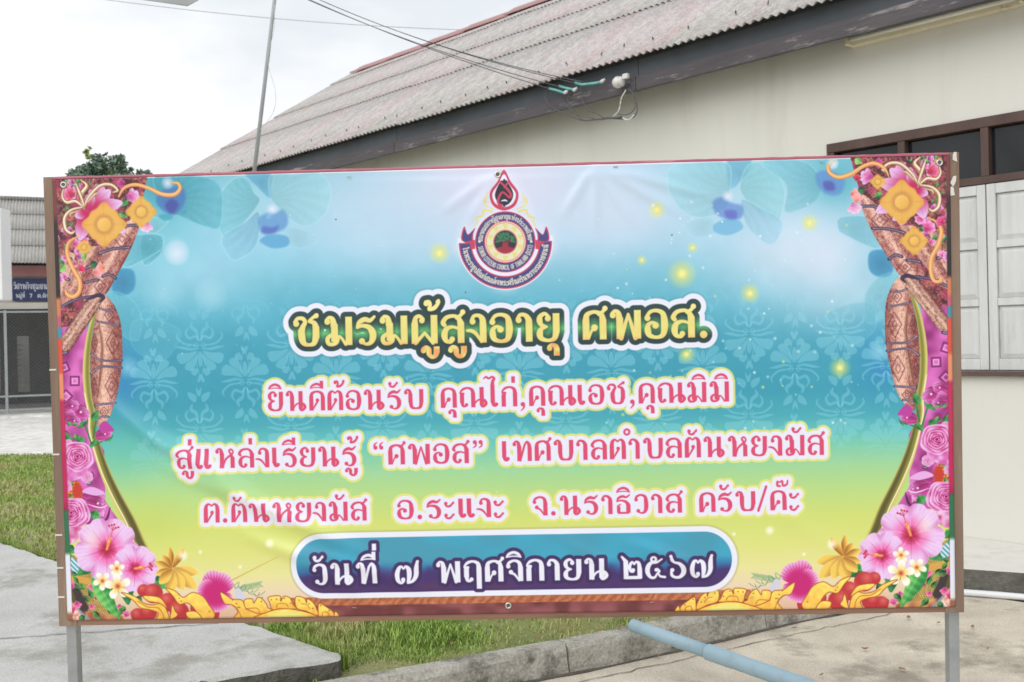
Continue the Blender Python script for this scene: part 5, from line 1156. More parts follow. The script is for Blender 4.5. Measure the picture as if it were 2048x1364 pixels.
def curtain(mir):
    # deep folds behind
    fill(T([(112,352),(300,352),(285,420),(255,520),(225,560),(180,640),(125,780),(118,640)], mir), lambda X, Y: lerp(lerp(rgb(70,26,36), rgb(196,120,100), sstep(at(nz(2.6, 31), X, Y)*.8+at(nz(12, 32), X, Y)*.7-.35)), rgb(190,60,110), np.clip((at(nz(9, 34), X, Y)-.55)*3, 0, .6)))
    # magenta panel
    fill(T([zE(330,720),zE(470,700),zE(460,900),zE(470,1100),zE(520,1300),zE(560,1364),zC(560,0),zC(700,200),zC(600,240),zC(140,240),zE(320,1100)], mir),
         lambda X, Y: lerp(rgb(140,36,110), rgb(218,110,186), np.clip(.2+.8*at(nz(16, 33), X, Y)+.35*np.sin((X+Y*.3)/(11*SC)), 0, 1)))
    for p, r, a in ((zE(405,1000),12,.78),(zE(360,1080),13,0),(zE(350,930),12,.4),(zB(150,620),9,.2),(zB(365,940),5,.3),(zB(350,1005),5,.5)): key(p, r, mir, a)
    for i in range(9): line([zB(340+i*14,1010+i*18),zB(352+i*14,1000+i*18)], 1, rgb(90,20,90), .7, mir=mir)
    # gold cord
    cord = [zE(520,600),zE(480,760),zE(465,920),zE(472,1060),zE(495,1180),zB(370,560),zB(400,690),zB(470,900),zB(560,1100),zB(680,1330),zC(900,440),zC(1000,600)]
    line(cord, [6,11,15,15,15,15,17,21,24,28,33,24], rgb(206,198,110), 1, .8, mir=mir)
    line([(x+2, y) for x, y in cord], [2,6,8,8,8,9,11,14,16,19,22,14], rgb(120,116,40), .85, 2.2, mir=mir)
    line([(x+4.5, y-1) for x, y in cord[5:]], [3,4,6,8,10,12,9], rgb(70,62,34), .7, 2.5, mir=mir)
    line([(x-6, y+1) for x, y in cord[3:]], [2,2.4,2.4,2.4,2.4,2.6,3,2.6,1.5], rgb(248,240,190), .95, .7, mir=mir)
    # hanging sleeve of cloth
    cloth([zE(545,560),zE(600,590),zE(640,680),zE(652,800),zE(650,920),zE(620,1100),zE(585,1190),zE(525,1240),zE(520,1180),zE(495,1080),zE(485,900),zE(500,740)], (0,1), mir, 5.2, (206,136,112), (100,38,36), (246,206,180))
    line([zE(530,700),zE(548,820),zE(540,960),zE(525,1080)], [2,5,5,2], rgb(100,48,40), .75, 2, mir=mir); line([zE(536,700),zE(552,830),zE(545,960),zE(532,1080)], 1.4, rgb(190,170,110), .6, .8, mir=mir)
    for c in (zE(603,800),zE(597,1025)): diamond(c, 13, 25, mir)
    for c in (zE(508,800),zE(506,1030)): diamond(c, 6, 18, mir)
    diamond(zE(585,655), 10, 13, mir); diamond(zE(560,1160), 9, 10, mir)
    for a, m, b in ((zE(535,620),zE(570,632),zE(612,630)),(zE(525,690),zE(580,700),zE(636,708)),(zE(490,860),zE(545,892),zE(650,892)),(zE(488,962),zE(545,925),zE(650,932)),(zE(512,1124),zE(560,1120),zE(620,1114)),(zE(530,1192),zE(555,1186),zE(582,1186))): band(a, m, b, mir, 4.2)
    # upper drape with knot
    cloth([zA(135,760),zA(330,800),zA(300,960),zA(180,1180),zA(140,1240)], (-.4,1), mir, 7, (168,92,80))
    cloth([zA(330,740),zA(560,700),zA(480,860),zA(330,1090),zA(150,1290),zA(145,1180),zA(240,960)], (-.55,1), mir, 9, (170,84,72), ph=1.)
    cloth([zA(860,400),zA(880,500),zA(790,740),zA(660,980),zA(560,1140),zA(390,1190),zA(360,1120),zA(440,920),zA(560,700),zA(720,520)], (-.6,1), mir, 8, (196,116,96), (92,24,28), (250,214,190))
    cloth([zE(555,540),zE(545,590),zE(450,740),zE(370,850),zE(330,840),zE(325,800),zE(380,700),zE(450,600)], (-.75,1), mir, 11, (180,116,96), (84,34,34), (242,212,184))
    diamond(zA(720,630), 16, 18, mir); diamond(zA(520,1060), 12, 14, mir)
    for a, m, b in ((zA(700,540),zA(780,510),zA(875,505)),(zA(510,760),zA(640,720),zA(790,705)),(zA(545,970),zA(600,950),zA(660,985)),(zA(385,1025),zA(440,1010),zA(500,1000)),(zA(390,900),zA(420,880),zA(440,880)),(zA(140,1265),zA(300,1180),zA(520,1140)),(zE(330,840),zE(345,855),zE(365,850)),(zA(190,960),zA(210,990),zA(240,1000))): band(a, m, b, mir, 6)
    line([zA(395,1185),zA(500,1140),zA(550,1160),zA(520,1200)], [3,8,8,3], rgb(50,34,60), .9, .8, mir=mir)
    # basket weave at the foot
    def weave(X, Y):
        a, b = (X+Y*.6)/SC, (Y-X*.35)/SC
        t = .5+.5*np.sin(a*1.25)*np.sin(b*1.25+np.floor(a/5)*1.6)
        return lerp(rgb(120,92,36), rgb(224,196,120), np.clip(t+at(nz(3, 41), X, Y)*.4-.2, 0, 1))
    fill(T([zC(150,520),zC(460,700),zC(640,1020),zC(760,1250),zC(170,1260)], mir), weave)
    fill(T([zC(160,540),zC(300,650),zC(260,790),zC(165,760)], mir), lambda X, Y: lerp(rgb(60,150,170), rgb(230,236,232), .5+.5*np.sin((X-Y)/1.6/SC)))
    fill(T([zC(165,660),zC(230,760),zC(225,790),zC(165,760)], mir), rgb(206,90,120)); fill(T([zC(165,752),zC(400,800),zC(440,880),zC(170,835)], mir), rgb(222,164,70), .8, 1)
    fill(T([zC(170,835),zC(270,870),zC(390,1110),zC(340,1200),zC(180,1000)], mir), rgb(52,40,50), .95, 1); fill(T([zC(168,840),zC(200,880),zC(280,1100),zC(170,1020)], mir), rgb(92,86,40), .9, 1)
    fill(T([zC(170,1020),zC(250,1090),zC(370,1260),zC(170,1260)], mir), lambda X, Y: lerp(rgb(222,130,110), rgb(236,226,206), sstep(at(nz(4, 42), X, Y)+.1*np.sin(X+Y))))
    line([zC(240,1090),zC(400,1262)], [4,8], rgb(150,150,158), .9, 1, mir=mir)
    fill(T([zC(330,1150),zC(480,1160),zC(640,1200),zC(760,1200),zC(750,1255),zC(420,1255)], mir), lambda X, Y: lerp(rgb(150,60,60), rgb(236,180,110), at(nz(12, 43), X, Y)), .9, 1)
def leaf(p0, p1, w, mir, col=(56,150,70), dk=(28,96,48)):
    p0, p1 = np.array(p0, float), np.array(p1, float); d = p1-p0; n = np.array([-d[1], d[0]])/np.hypot(*d)
    o = [p0+d*t+n*s*w for t, s in ((0,0),(.2,.75),(.45,1),(.75,.55),(1,0),(.75,-.5),(.45,-.9),(.2,-.7))]
    q = crom(T(o, mir), True, 4); c = T([p0, p1], mir); dd = c[1]-c[0]; nn = np.array([-dd[1], dd[0]])/np.hypot(*dd)
    fill(q, lambda X, Y: lerp(np.array(dk)/255., np.array(col)/255.+.06, np.clip(.5+((X-c[0,0])*nn[0]+(Y-c[0,1])*nn[1])/(w*SC*1.6)+.2*np.sin(((X-c[0,0])*dd[0]+(Y-c[0,1])*dd[1])/np.hypot(*dd)/(2.4*SC)), 0, 1)))
    line([p0, p1], [1.6,.6], np.array(col)/255.+.2, .6, mir=mir)
def rose(c, r, mir, seed=0, squash=.95):
    rs = np.random.RandomState(seed)
    pale, deep, mid = rgb(240,196,234), rgb(140,8,70), rgb(196,48,128)
    cc = T([c], mir)[0]
    for ri, n, off in ((1.,6,.52),(.82,5,.5),(.64,5,.48),(.47,4,.45),(.32,3,.4),(.18,3,.3)):
        a0 = rs.uniform(0, 6)
        for k in range(n):
            a = a0+k*2*math.pi/n+rs.uniform(-.15, .15)
            m = (c[0]+r*ri*off*math.cos(a), c[1]+r*ri*off*squash*math.sin(a))
            o = []
            for j in range(10):
                b = j/10*2*math.pi
                rad = r*ri*(.52+.05*math.sin(3*b+a*5))
                ex, ey = rad*math.cos(b)*.85, rad*math.sin(b)*1.12
                o.append((m[0]+ex*math.cos(a)-ey*math.sin(a), m[1]+(ex*math.sin(a)+ey*math.cos(a))*squash))
            q = crom(T(o, mir), True, 4)
            mm = T([m], mir)[0]; R0 = ri*r*SC
            av = mm-cc; av = av/max(np.hypot(*av), 1e-6)
            def f(X, Y):
                t = np.hypot(X-cc[0], Y-cc[1])/R0
                e = ((X-mm[0])*av[0]+(Y-mm[1])*av[1])/(R0*.5)
                return lerp(lerp(deep, mid, np.clip(t*1.1, 0, 1)), pale, sstep(np.clip(e*1.05-.12, 0, 1)))
            fill(q, f)
            h = len(q)
            line(q[[i % h for i in range(-h//5, h//5)]] if True else q, 1.1, rgb(246,222,244), .7, .7, canvas=True, smooth=False)
    for k in range(4):
        a = rs.uniform(0, 6); p = (c[0]+r*.7*math.cos(a), c[1]+r*.7*math.sin(a))
        disc(*p, r*.055, rgb(200,96,170), .8, mir); disc(p[0]-.6, p[1]-.8, r*.022, rgb(255,240,255), .95, mir)
def hib(c, r, rot, mir, pist, sq=1.):
    cc = T([c], mir)[0]
    for k in (3, 1, 4, 2, 0):
        a = rot+k*2*math.pi/5
        o = []
        for t, s in ((.0,0),(.28,.2),(.6,.5),(.88,.5),(1.04,.26),(1.0,.05),(1.05,-.14),(.95,-.42),(.66,-.52),(.3,-.22)):
            x, y = r*t, r*s*.98
            o.append((c[0]+x*math.cos(a)-y*math.sin(a), c[1]+(x*math.sin(a)+y*math.cos(a))*sq))
        q = crom(T(o, mir), True, 5)
        tip = T([(c[0]+r*math.cos(a), c[1]+r*math.sin(a)*sq)], mir)[0]; dv = tip-cc; dv /= np.hypot(*dv); nv = np.array([-dv[1], dv[0]])
        def f(X, Y):
            t = np.hypot(X-cc[0], Y-cc[1])/(r*SC); s = ((X-cc[0])*nv[0]+(Y-cc[1])*nv[1])/(r*SC)
            col = lerp(rgb(186,18,60), rgb(234,110,176), np.clip(t/.36, 0, 1))
            col = lerp(col, rgb(232,198,234), sstep((t-.28+.12*s)/.5))
            v = .5+.5*np.sin(np.arctan2(s, t+.01)*46)
            col = lerp(col, rgb(220,110,176), .16*v*np.clip(t*1.2-.1, 0, 1))
            col = lerp(col, rgb(186,44,128), np.clip((np.abs(s)-.2-.16*t)/.22, 0, 1)*.6)
            return lerp(col, rgb(244,226,244), np.clip(np.sin(np.arctan2(s, t+.01)*9+1), 0, 1)*.22*sstep(t*1.6-.6))
        fill(q, f)
        line(np.r_[q, q[:1]], 1, rgb(240,210,238), .5, .8, canvas=True, smooth=False)
        line([c, (c[0]+.8*r*math.cos(a), c[1]+.8*r*math.sin(a)*sq)], [2,.6], rgb(170,30,90), .45, mir=mir)
    glow(c[0], c[1], r*.34, rgb(160,14,50), .85, 1.0, mir)
    e = np.array(pist, float); s = np.array(c, float)
    line([s, s+(e-s)*.55], [5,6.5], rgb(240,160,90), .95, 1, mir=mir)
    rs = np.random.RandomState(3); n = np.array([-(e-s)[1], (e-s)[0]]); n /= np.hypot(*n)
    for k in range(14): p = s+(e-s)*rs.uniform(.25, .62)+n*rs.uniform(-3.4, 3.4); disc(p[0], p[1], 1.1, rgb(250,220,110) if k % 2 else rgb(226,90,60), 1, mir)
    line([s+(e-s)*.55, e], 2.4, rgb(214,96,150), .9, mir=mir)
    for k in range(5): p = e+n*(k-2)*r*.075+(e-s)*.06*((k*7) % 3); line([s+(e-s)*.85, p], 1, rgb(200,60,90), .9, mir=mir); disc(p[0], p[1], 2.1, rgb(196,36,60), 1, mir)
def frangipani(c, r, rot, mir):
    cc = T([c], mir)[0]
    for k in range(5):
        a = rot+k*2*math.pi/5
        o = [(c[0]+r*(t*math.cos(a)-s*math.sin(a)), c[1]+r*(t*math.sin(a)+s*math.cos(a))) for t, s in ((.05,0),(.4,.26),(.75,.34),(1,.1),(.9,-.2),(.45,-.22))]
        q = crom(T(o, mir), True, 5)
        fill(q, lambda X, Y: lerp(rgb(244,206,110), rgb(248,246,232), sstep(np.hypot(X-cc[0], Y-cc[1])/(r*SC)*1.35-.15)))
        line(np.r_[q, q[:1]], .8, rgb(214,196,130), .55, .7, canvas=True, smooth=False)
    glow(c[0], c[1], r*.3, rgb(196,52,40), .95, 1, mir)
def goldflower(c, r, mir=False):
    cc = T([c], mir)[0]; o = []
    for k in range(48):
        a = k/48*2*math.pi
        rad = r*(.80+.2*abs(math.cos(2*a))**2.4+.05*math.cos(8*a))
        o.append((c[0]+rad*math.cos(a), c[1]+rad*math.sin(a)))
    def f(X, Y):
        t = np.hypot(X-cc[0], Y-cc[1])/(r*SC); th = np.arctan2(Y-cc[1], X-cc[0])
        col = lerp(rgb(206,150,72), rgb(230,178,78), sstep((t-.38)/.2)*1.0)
        col = lerp(col, rgb(222,160,60), sstep((t-.7)/.3)*.6)
        col = lerp(col, rgb(196,140,70), np.clip(1-np.abs(np.sin(2*th))*6, 0, 1)*.25)
        return lerp(lerp(rgb(228,172,66), rgb(240,196,100), np.clip(.6-(X-cc[0])/(r*SC)-(Y-cc[1])/(r*SC), 0, 1)), col, sstep((t-.29)/.06))
    fill(T(o, mir), f, .97, 1)
def scroll(p, w, mir=False):
    line(p, w, rgb(190,120,60), 1, .8, mir=mir)
    line(p, np.array(w)*.78, rgb(226,150,90), 1, .8, mir=mir)
    line([(x-1, y-1) for x, y in p], np.array(w)*.42, rgb(246,204,130), .9, 1.6, mir=mir)
def lily(c, petals, mir):
    for a, L, w in petals:
        a = math.radians(a); p1 = (c[0]+L*math.cos(a), c[1]+L*math.sin(a))
        d = np.array(p1)-c; n = np.array([-d[1], d[0]])/np.hypot(*d)
        o = [np.array(c)+d*t+n*s*w for t, s in ((0,0),(.25,.8),(.6,1),(.85,.6),(1,0),(.85,-.6),(.6,-1),(.25,-.8))]
        cc = T([c], mir)[0]; q = crom(T(o, mir), True, 4)
        fill(q, lambda X, Y: lerp(rgb(186,20,78), rgb(228,196,234), sstep(np.hypot(X-cc[0], Y-cc[1])/(L*SC)*1.15-.2)))
        line([c, p1], [2,.5], rgb(200,60,140), .5, mir=mir)
def smallflower(c, r, mir, col=rgb(214,60,130), edge=rgb(236,170,214)):
    cc = T([c], mir)[0]
    a0 = c[0]*1.7; pts = []
    for k in range(4):
        a = a0+(k-1.5)*.75; w_ = .34+.08*((k*7) % 3)
        o = [(c[0]+r*(t*math.cos(a)-s_*w_*math.sin(a)), c[1]+r*(t*math.sin(a)+s_*w_*math.cos(a))) for t, s_ in ((-.55,0),(-.2,.7),(.35,1),(.85,.7),(1.05,0),(.85,-.7),(.35,-1),(-.2,-.7))]
        q = crom(T(o, mir), True, 3); dx, dy = -math.sin(a)*(-1 if mir else 1), math.cos(a)
        bx0 = T([(c[0]-.5*r*math.cos(a0), c[1]-.5*r*math.sin(a0))], mir)[0]
        def f(X, Y):
            t = np.hypot(X-bx0[0], Y-bx0[1])/(r*1.5*SC); u = ((X-cc[0])*dx+(Y-cc[1])*dy)/(r*SC)
            return lerp(lerp(col*.75, col, np.clip(t*2, 0, 1)), edge, sstep(np.clip(t*1.15-.15+.5*u+.25*(at(nz(2.2, 21), X, Y)-.5), 0, 1)))
        fill(q, f)
        line(np.r_[q, q[:1]], .8, edge*.6+.4, .45, .6, canvas=True, smooth=False)
def rococo(p, w, mir):
    line(p, w, rgb(120,76,40), 1, .8, mir=mir); line(p, np.array(w)*.72, rgb(198,160,110), 1, .8, mir=mir); line([(x-.8, y-.8) for x, y in p], np.array(w)*.34, rgb(250,244,226), .95, .9, mir=mir)
def topcorner(mir):
    rs = np.random.RandomState(7)
    for k in range(64):
        x, y = rs.uniform(118, 215), rs.uniform(358, 560)
        if x-118 > 120-(y-358)*.45: continue
        if rs.rand() < .45: leaf((x, y), (x+rs.uniform(-14, 14), y+rs.uniform(-10, 16)), 5, mir, (60,150,70), (20,70,40))
        else: smallflower((x, y), rs.uniform(7, 12), mir, rgb(204,40,110) if rs.rand() < .7 else rgb(150,40,120))
    for x in range(128, 200, 8): line([(x, 358), (x+rs.uniform(-2, 2), 366+rs.uniform(0, 8))], 1.2, rgb(236,214,190), .7, mir=mir)
    smallflower(zA(725,130), 11, mir, rgb(150,30,100), rgb(206,80,150)); leaf(zA(700,330), zA(790,270), 6, mir); leaf(zA(690,400), zA(770,430), 6, mir, (96,170,80))
    smallflower(zA(800,250), 17, mir, rgb(210,60,140), rgb(226,190,226)); smallflower(zA(940,500), 15, mir, rgb(222,130,180), rgb(240,200,226))
    lily(zA(400,380), [(-42,64,15),(-14,74,15),(104,60,15),(62,74,16),(155,26,10),(28,88,17),(-75,40,11)], mir)
    lily(zA(470,560), [(30,36,9),(60,34,8)], mir)
    smallflower(zA(255,225), 17, mir, rgb(196,20,60), rgb(236,150,190))
    rococo([zA(380,340),zA(420,250),zA(520,150),zA(620,140),zA(680,190),zA(640,210)], [4,7,8,8,6,3], mir)
    rococo([zA(375,350),zA(300,290),zA(220,300),zA(180,250),zA(190,180)], [4,8,8,6,3], mir)
    rococo([zA(370,340),zA(350,230),zA(400,150),zA(350,100)], [4,10,9,3], mir); rococo([zA(360,345),zA(260,370),zA(200,440),zA(210,540),zA(260,580),zA(290,560)], [4,7,9,9,7,4], mir)
    rococo([zA(380,330),zA(330,200),zA(300,120)], [4,8,2], mir)
    rococo([zA(320,380),zA(260,400),zA(250,430)], [2,4,2], mir); rococo([zA(410,300),zA(470,230),zA(500,220)], [2,5,2], mir)
    for p in (zA(180,130), zA(215,140)): disc(*p, 4, rgb(206,170,110), .9, mir)
def leftgold():
    goldflower(zA(557,500), 43); goldflower(zA(893,385), 30); goldflower(zA(376,706), 15)
    scroll([zA(690,250),zA(740,170),zA(840,140),zA(960,170),zA(1080,225),zA(1190,230),zA(1245,180),zA(1230,130),zA(1180,125)], [3,6,8,8,9,9,8,7,4])
    scroll([zA(325,610),zA(240,660),zA(222,760),zA(270,890),zA(335,1010),zA(330,1110),zA(275,1155),zA(220,1130),zA(215,1100)], [2,6,8,9,9,9,9,8,4])
    smallflower(zA(480,930), 13, False, rgb(232,120,110), rgb(244,176,190)); smallflower(zA(540,890), 11, False, rgb(236,120,80), rgb(246,170,170)); smallflower(zA(345,905), 9, False, rgb(206,20,60), rgb(226,60,110))
    leaf(zA(430,870), zA(500,850), 9, False, (50,110,60), (16,60,34)); leaf(zA(160,930), zA(210,860), 7, False, (150,200,110), (90,150,60)); leaf(zA(370,750), zA(380,830), 6, False, (150,190,80), (90,140,50))
def rightgold():
    z = lambda x, y: (1640+x/4.547, 300+y/4.547)
    goldflower(z(727,478), 43); goldflower(z(510,295), 15); goldflower(z(840,830), 27)
    scroll([z(610,250),z(570,175),z(480,130),z(380,155),z(270,225),z(160,255),z(80,220),z(60,160),z(110,110)], [2,6,8,8,9,9,8,7,4])
    glow(*z(110,130), 11, rgb(220,226,232), .9, .7)
    scroll([z(960,620),z(1040,660),z(1085,740),z(1060,860),z(1000,980),z(990,1100),z(1020,1190),z(1080,1195),z(1085,1160)], [2,5,8,9,9,9,8,7,3])
    smallflower(z(290,410), 13, False, rgb(238,130,110), rgb(246,180,190)); smallflower(z(320,460), 12, False, rgb(240,140,110), rgb(246,170,180)); leaf(z(330,380), z(400,360), 8, False, (50,110,60), (16,60,34))
    smallflower(z(960,720), 16, False, rgb(206,30,110), rgb(240,170,214)); smallflower(z(1090,660), 12, False, rgb(190,30,90), rgb(230,100,150)); leaf(z(300,90), z(370,130), 8, False, (150,200,110), (90,150,60)); smallflower(z(320,270), 9, False, rgb(180,20,50), rgb(210,60,90))
def kanok(pts, mir, hatch=True):
    q = crom(T(pts, mir), True, 5)
    y0, y1 = q[:, 1].min(), q[:, 1].max()
    fill(q, lambda X, Y: lerp(rgb(250,226,104), rgb(234,164,60), np.clip((Y-y0)/(y1-y0+1)*.8+.5*(at(nz(7, 51), X, Y)-.5), 0, 1)))
    line(np.r_[q, q[:1]], 1.6, rgb(158,74,30), .95, .7, canvas=True, smooth=False)
def bud(c, r, mir, col=rgb(196,70,150)):
    ang = -1.1+(c[0]*3.7 % 1.6)
    for k, (w_, L_) in enumerate(((.95,1.0),(.7,1.08),(.42,1.12))):
        a = ang+(.35,-.3,.05)[k]
        o = [(c[0]+r*(t*L_*math.cos(a)-s_*w_*math.sin(a)), c[1]+r*(t*L_*math.sin(a)+s_*w_*math.cos(a))) for t, s_ in ((-.95,0),(-.6,.62),(0,.85),(.6,.62),(1.05,.08),(.6,-.62),(0,-.85),(-.6,-.62))]
        q = crom(T(o, mir), True, 4); cc = T([c], mir)[0]; dx, dy = -math.sin(a)*(-1 if mir else 1), math.cos(a)
        def f(X, Y):
            u = ((X-cc[0])*dx+(Y-cc[1])*dy)/(r*w_*SC); l = ((X-cc[0])*math.cos(a)*(-1 if mir else 1)+(Y-cc[1])*math.sin(a))/(r*SC)
            return lerp(lerp(rgb(120,14,78), rgb(190,56,140), np.clip(.6+.5*u, 0, 1)), rgb(232,160,216), sstep(np.clip(l*.8-.15-u*.35, 0, 1)))
        fill(q, f)
        line(np.r_[q, q[:1]], .8, rgb(236,180,222), .5, .6, canvas=True, smooth=False)
    disc(c[0]+.25*r, c[1]-.05*r, r*.12, rgb(250,226,246), .9, mir)
def lowerflowers(mir):
    # vines and roses up the side
    for a, b, w in ((zB(300,500),zB(370,700),3),(zB(410,420),zB(380,640),3),(zB(460,660),zB(400,700),2.4)): line([a, b], w, rgb(40,120,60), 1, mir=mir)
    leaf(zB(300,690), zB(240,620), 9, mir); leaf(zB(330,480), zB(250,560), 8, mir); leaf(zB(370,500), zB(420,410), 8, mir); leaf(zB(190,670), zB(150,590), 6, mir); leaf(zB(350,720), zB(420,640), 5, mir); leaf(zB(500,670), zB(545,610), 3, mir)
    bud(zB(255,430), 21, mir); bud(zB(190,380), 16, mir); bud(zB(175,470), 15, mir); bud(zB(210,500), 14, mir)
    bud(zB(460,610), 16, mir); fill(crom(T([zB(430,540),zB(480,500),zB(550,575),zB(500,590),zB(450,600)], mir), True), rgb(184,60,150)); line([zB(480,660),zB(520,640),zB(540,620)], [3,2,1], rgb(40,120,60), 1, mir=mir)
    fill(T([zB(140,960),zB(270,1000),zB(290,1130),zB(140,1130)], mir), lambda X, Y: lerp(rgb(160,40,30), rgb(230,180,60), .5+.5*np.sin((X*.8+Y)/(1.6*SC))*np.sin((X-Y*.6)/(2*SC))))
    fill(crom(T([zB(240,1000),zB(290,1050),zB(310,1130),zB(250,1160),zB(210,1080)], mir), True), rgb(196,50,40), .9, 1)
    rs = np.random.RandomState(17)
    for k in range(34):
        x, y = rs.uniform(140, 430), rs.uniform(520, 1330)
        if x > 250+(y-520)*.22: continue
        a = rs.uniform(0, 6.28); L_ = rs.uniform(9, 17)
        p = zB(x, y); leaf(p, (p[0]+L_*math.cos(a), p[1]+L_*math.sin(a)), rs.uniform(3.5, 6), mir, (70+rs.randint(50),150+rs.randint(30),80), (18,80,44))
    for x, y, rr_ in ((165,700,13),(330,960,12),(150,1040,14),(420,1240,13),(300,1290,12),(150,1330,14)): rose(zB(x, y), rr_, mir, int(x+y))
    rose(zB(240,800), 35, mir, 1); fill(crom(T([zB(140,870),zB(230,900),zB(330,880),zB(310,950),zB(180,1000),zB(135,960)], mir), True), lambda X, Y: lerp(rgb(206,80,160), rgb(238,204,236), at(nz(9, 61), X, Y)))
    rose(zB(250,790), 32, mir, 4)
    bud(zB(380,1120), 22, mir); bud(zB(400,1180), 20, mir); fill(crom(T([zB(290,1080),zB(370,1040),zB(480,1090),zB(400,1110)], mir), True), rgb(226,170,220)); line([zB(330,1180),zB(440,1210),zB(500,1190)], [1,3,1], rgb(244,224,244), .9, mir=mir)
    for p in (zB(465,1185), zB(470,1280), zB(325,1310)): disc(*p, 3.4, rgb(196,90,170), .9, mir); disc(p[0]-1, p[1]-1, 1.3, rgb(255,236,255), .9, mir)
    line([zB(520,1210),zB(500,1290),zB(470,1320)], [2,5,2], rgb(80,20,70), .9, mir=mir)
    leaf(zC(430,180), zC(470,90), 12, mir, (70,170,80)); leaf(zC(420,310), zC(600,250), 15, mir, (90,190,80), (36,120,56)); leaf(zC(430,230), zC(540,330), 13, mir, (70,160,70))
    rose(zC(220,130), 36, mir, 9); fill(crom(T([zC(150,270),zC(280,260),zC(330,330),zC(250,420),zC(160,430)], mir), True), lambda X, Y: lerp(rgb(190,50,110), rgb(240,206,236), at(nz(8, 62), X, Y))); rose(zC(200,120), 31, mir, 11)
    glow(*zC(430,420), 34, rgb(238,240,190), .7, 1, mir)
    rs = np.random.RandomState(23)
    for k in range(40):
        x, y = rs.uniform(180, 1250), rs.uniform(560, 1200)
        if y < 560+(x-180)*.35: continue
        a = rs.uniform(0, 6.28); L_ = rs.uniform(12, 24); p = zC(x, y)
        if rs.rand() < .7: leaf(p, (p[0]+L_*math.cos(a), p[1]+L_*math.sin(a)), rs.uniform(4, 8), mir, (44+rs.randint(60),120+rs.randint(50),60), (12,58,34))
        else: smallflower(p, rs.uniform(7, 12), mir, rgb(190,24,60) if rs.rand() < .5 else rgb(200,40,120), rgb(236,130,170))
    leaf(zC(430,640), zC(270,770), 14, mir); leaf(zC(150,470), zC(250,540), 10, mir)
    leaf(zC(420,760), zC(710,1235), 17, mir, (110,190,90), (36,130,60)); leaf(zC(760,720), zC(800,1080), 20, mir, (40,140,70), (14,80,44)); leaf(zC(1060,850), zC(1295,790), 17, mir, (60,160,70), (20,90,46))
    hib(zC(575,500), 61, -.95, mir, zC(645,270), .98)
    hib(zC(870,700), 44, -.9, mir, zC(1030,680), 1.02)
    glow(*zC(430,410), 26, rgb(244,244,214), .55, 1, mir)
    frangipani(zC(680,700), 16, .9, mir); frangipani(zC(530,830), 19, .3, mir); frangipani(zC(690,885), 27, -.5, mir)
    # amber lilies and fruit
    z = T([zC(1250,700)], mir)[0]
    for a, L, w in ((-98,44,6),(-62,46,8),(-128,34,7),(-160,38,7),(160,36,7),(10,52,10),(40,62,12),(62,48,11),(95,50,12),(130,40,10)):
        a = math.radians(a); c = np.array(zC(1260,700)); d = np.array([math.cos(a), math.sin(a)])*L; n = np.array([-d[1], d[0]])/L
        q = crom(T([c+d*t+n*s*w for t, s in ((0,0),(.3,.7),(.65,1),(1,0),(.65,-1),(.3,-.7))], mir), True, 4)
        fill(q, lambda X, Y: lerp(rgb(150,80,24), rgb(240,200,90), np.clip(.25+.9*np.hypot(X-z[0], Y-z[1])/(L*SC)-.5*(((X-z[0])*n[0]*(-1 if mir else 1)+(Y-z[1])*n[1])/(w*SC)), 0, 1)))
        line(np.r_[q, q[:1]], .8, rgb(246,224,130), .6, .7, canvas=True, smooth=False)
    glow(*zC(1365,565), 12, rgb(255,250,230), .95, .8, mir)
    for p, r in ((zC(900,1190),15),(zC(960,930),13),(zC(1060,960),20),(zC(1220,1050),19),(zC(1330,1150),20),(zC(1010,1160),17),(zD(250,1100),22),(zD(150,1040),20)):
        disc(*p, r, rgb(184,40,48), .97, mir); glow(p[0]-r*.3, p[1]-r*.4, r*.8, rgb(240,140,120), .6, 1, mir)
    # magenta orchid
    oc = np.array(zD(330,870))
    for a, L, w in ((-100,46,20),(-60,44,24),(-150,36,20),(110,36,24),(40,36,20)):
        a = math.radians(a); d = np.array([math.cos(a), math.sin(a)])*L; n = np.array([-d[1], d[0]])/L
        q = crom(T([oc+d*t+n*s*w for t, s in ((0,0),(.3,.7),(.7,1),(1,.4),(1,-.4),(.7,-1),(.3,-.7))], mir), True, 4)
        zz = T([oc], mir)[0]
        fill(q, lambda X, Y: lerp(rgb(196,26,112), rgb(238,190,226), sstep(np.hypot(X-zz[0], Y-zz[1])/(L*SC)*1.5-.75+.1*np.sin(np.arctan2(Y-zz[1], X-zz[0])*40))))
    fill(crom(T([zD(550,830),zD(600,790),zD(680,860),zD(680,960),zD(600,960)], mir), True), rgb(206,204,212), .95, 1)
    for k in range(26):
        t = k/26; p = (zD(550,770)[0]+t*58, zD(550,770)[1]+t*24+4*math.sin(k)); line([p, (p[0]+9-k % 3*7, p[1]-7+(k % 2)*9)], 1.1, rgb(70,130,92), .8, mir=mir)
        p = (zD(620,800)[0]+t*42, zD(620,800)[1]-t*8); line([p, (p[0]+6, p[1]-6+(k % 2)*11)], 1.1, rgb(84,146,104), .8, mir=mir)
    # gilded kanok along the foot
    kanok([zC(725,950),zC(820,970),zC(900,1010),zC(960,1060),zC(1060,1080),zC(1150,1060),zC(1205,1150),zC(1215,1260),zC(1080,1260),zC(1110,1170),zC(1030,1130),zC(930,1110),zC(860,1040),zC(800,1000)], mir)
    line([zC(900,1040),zC(1000,1100),zC(1110,1110),zC(1160,1180),zC(1165,1250)], 1.3, rgb(158,74,30), .9, mir=mir)
    kanok([zC(955,985),zC(1080,990),zC(1150,1020),zC(1205,1110),zC(1120,1060),zC(1010,1040)], mir); kanok([zC(1260,1080),zC(1285,1140),zC(1310,1190),zC(1230,1240),zC(1240,1170)], mir)
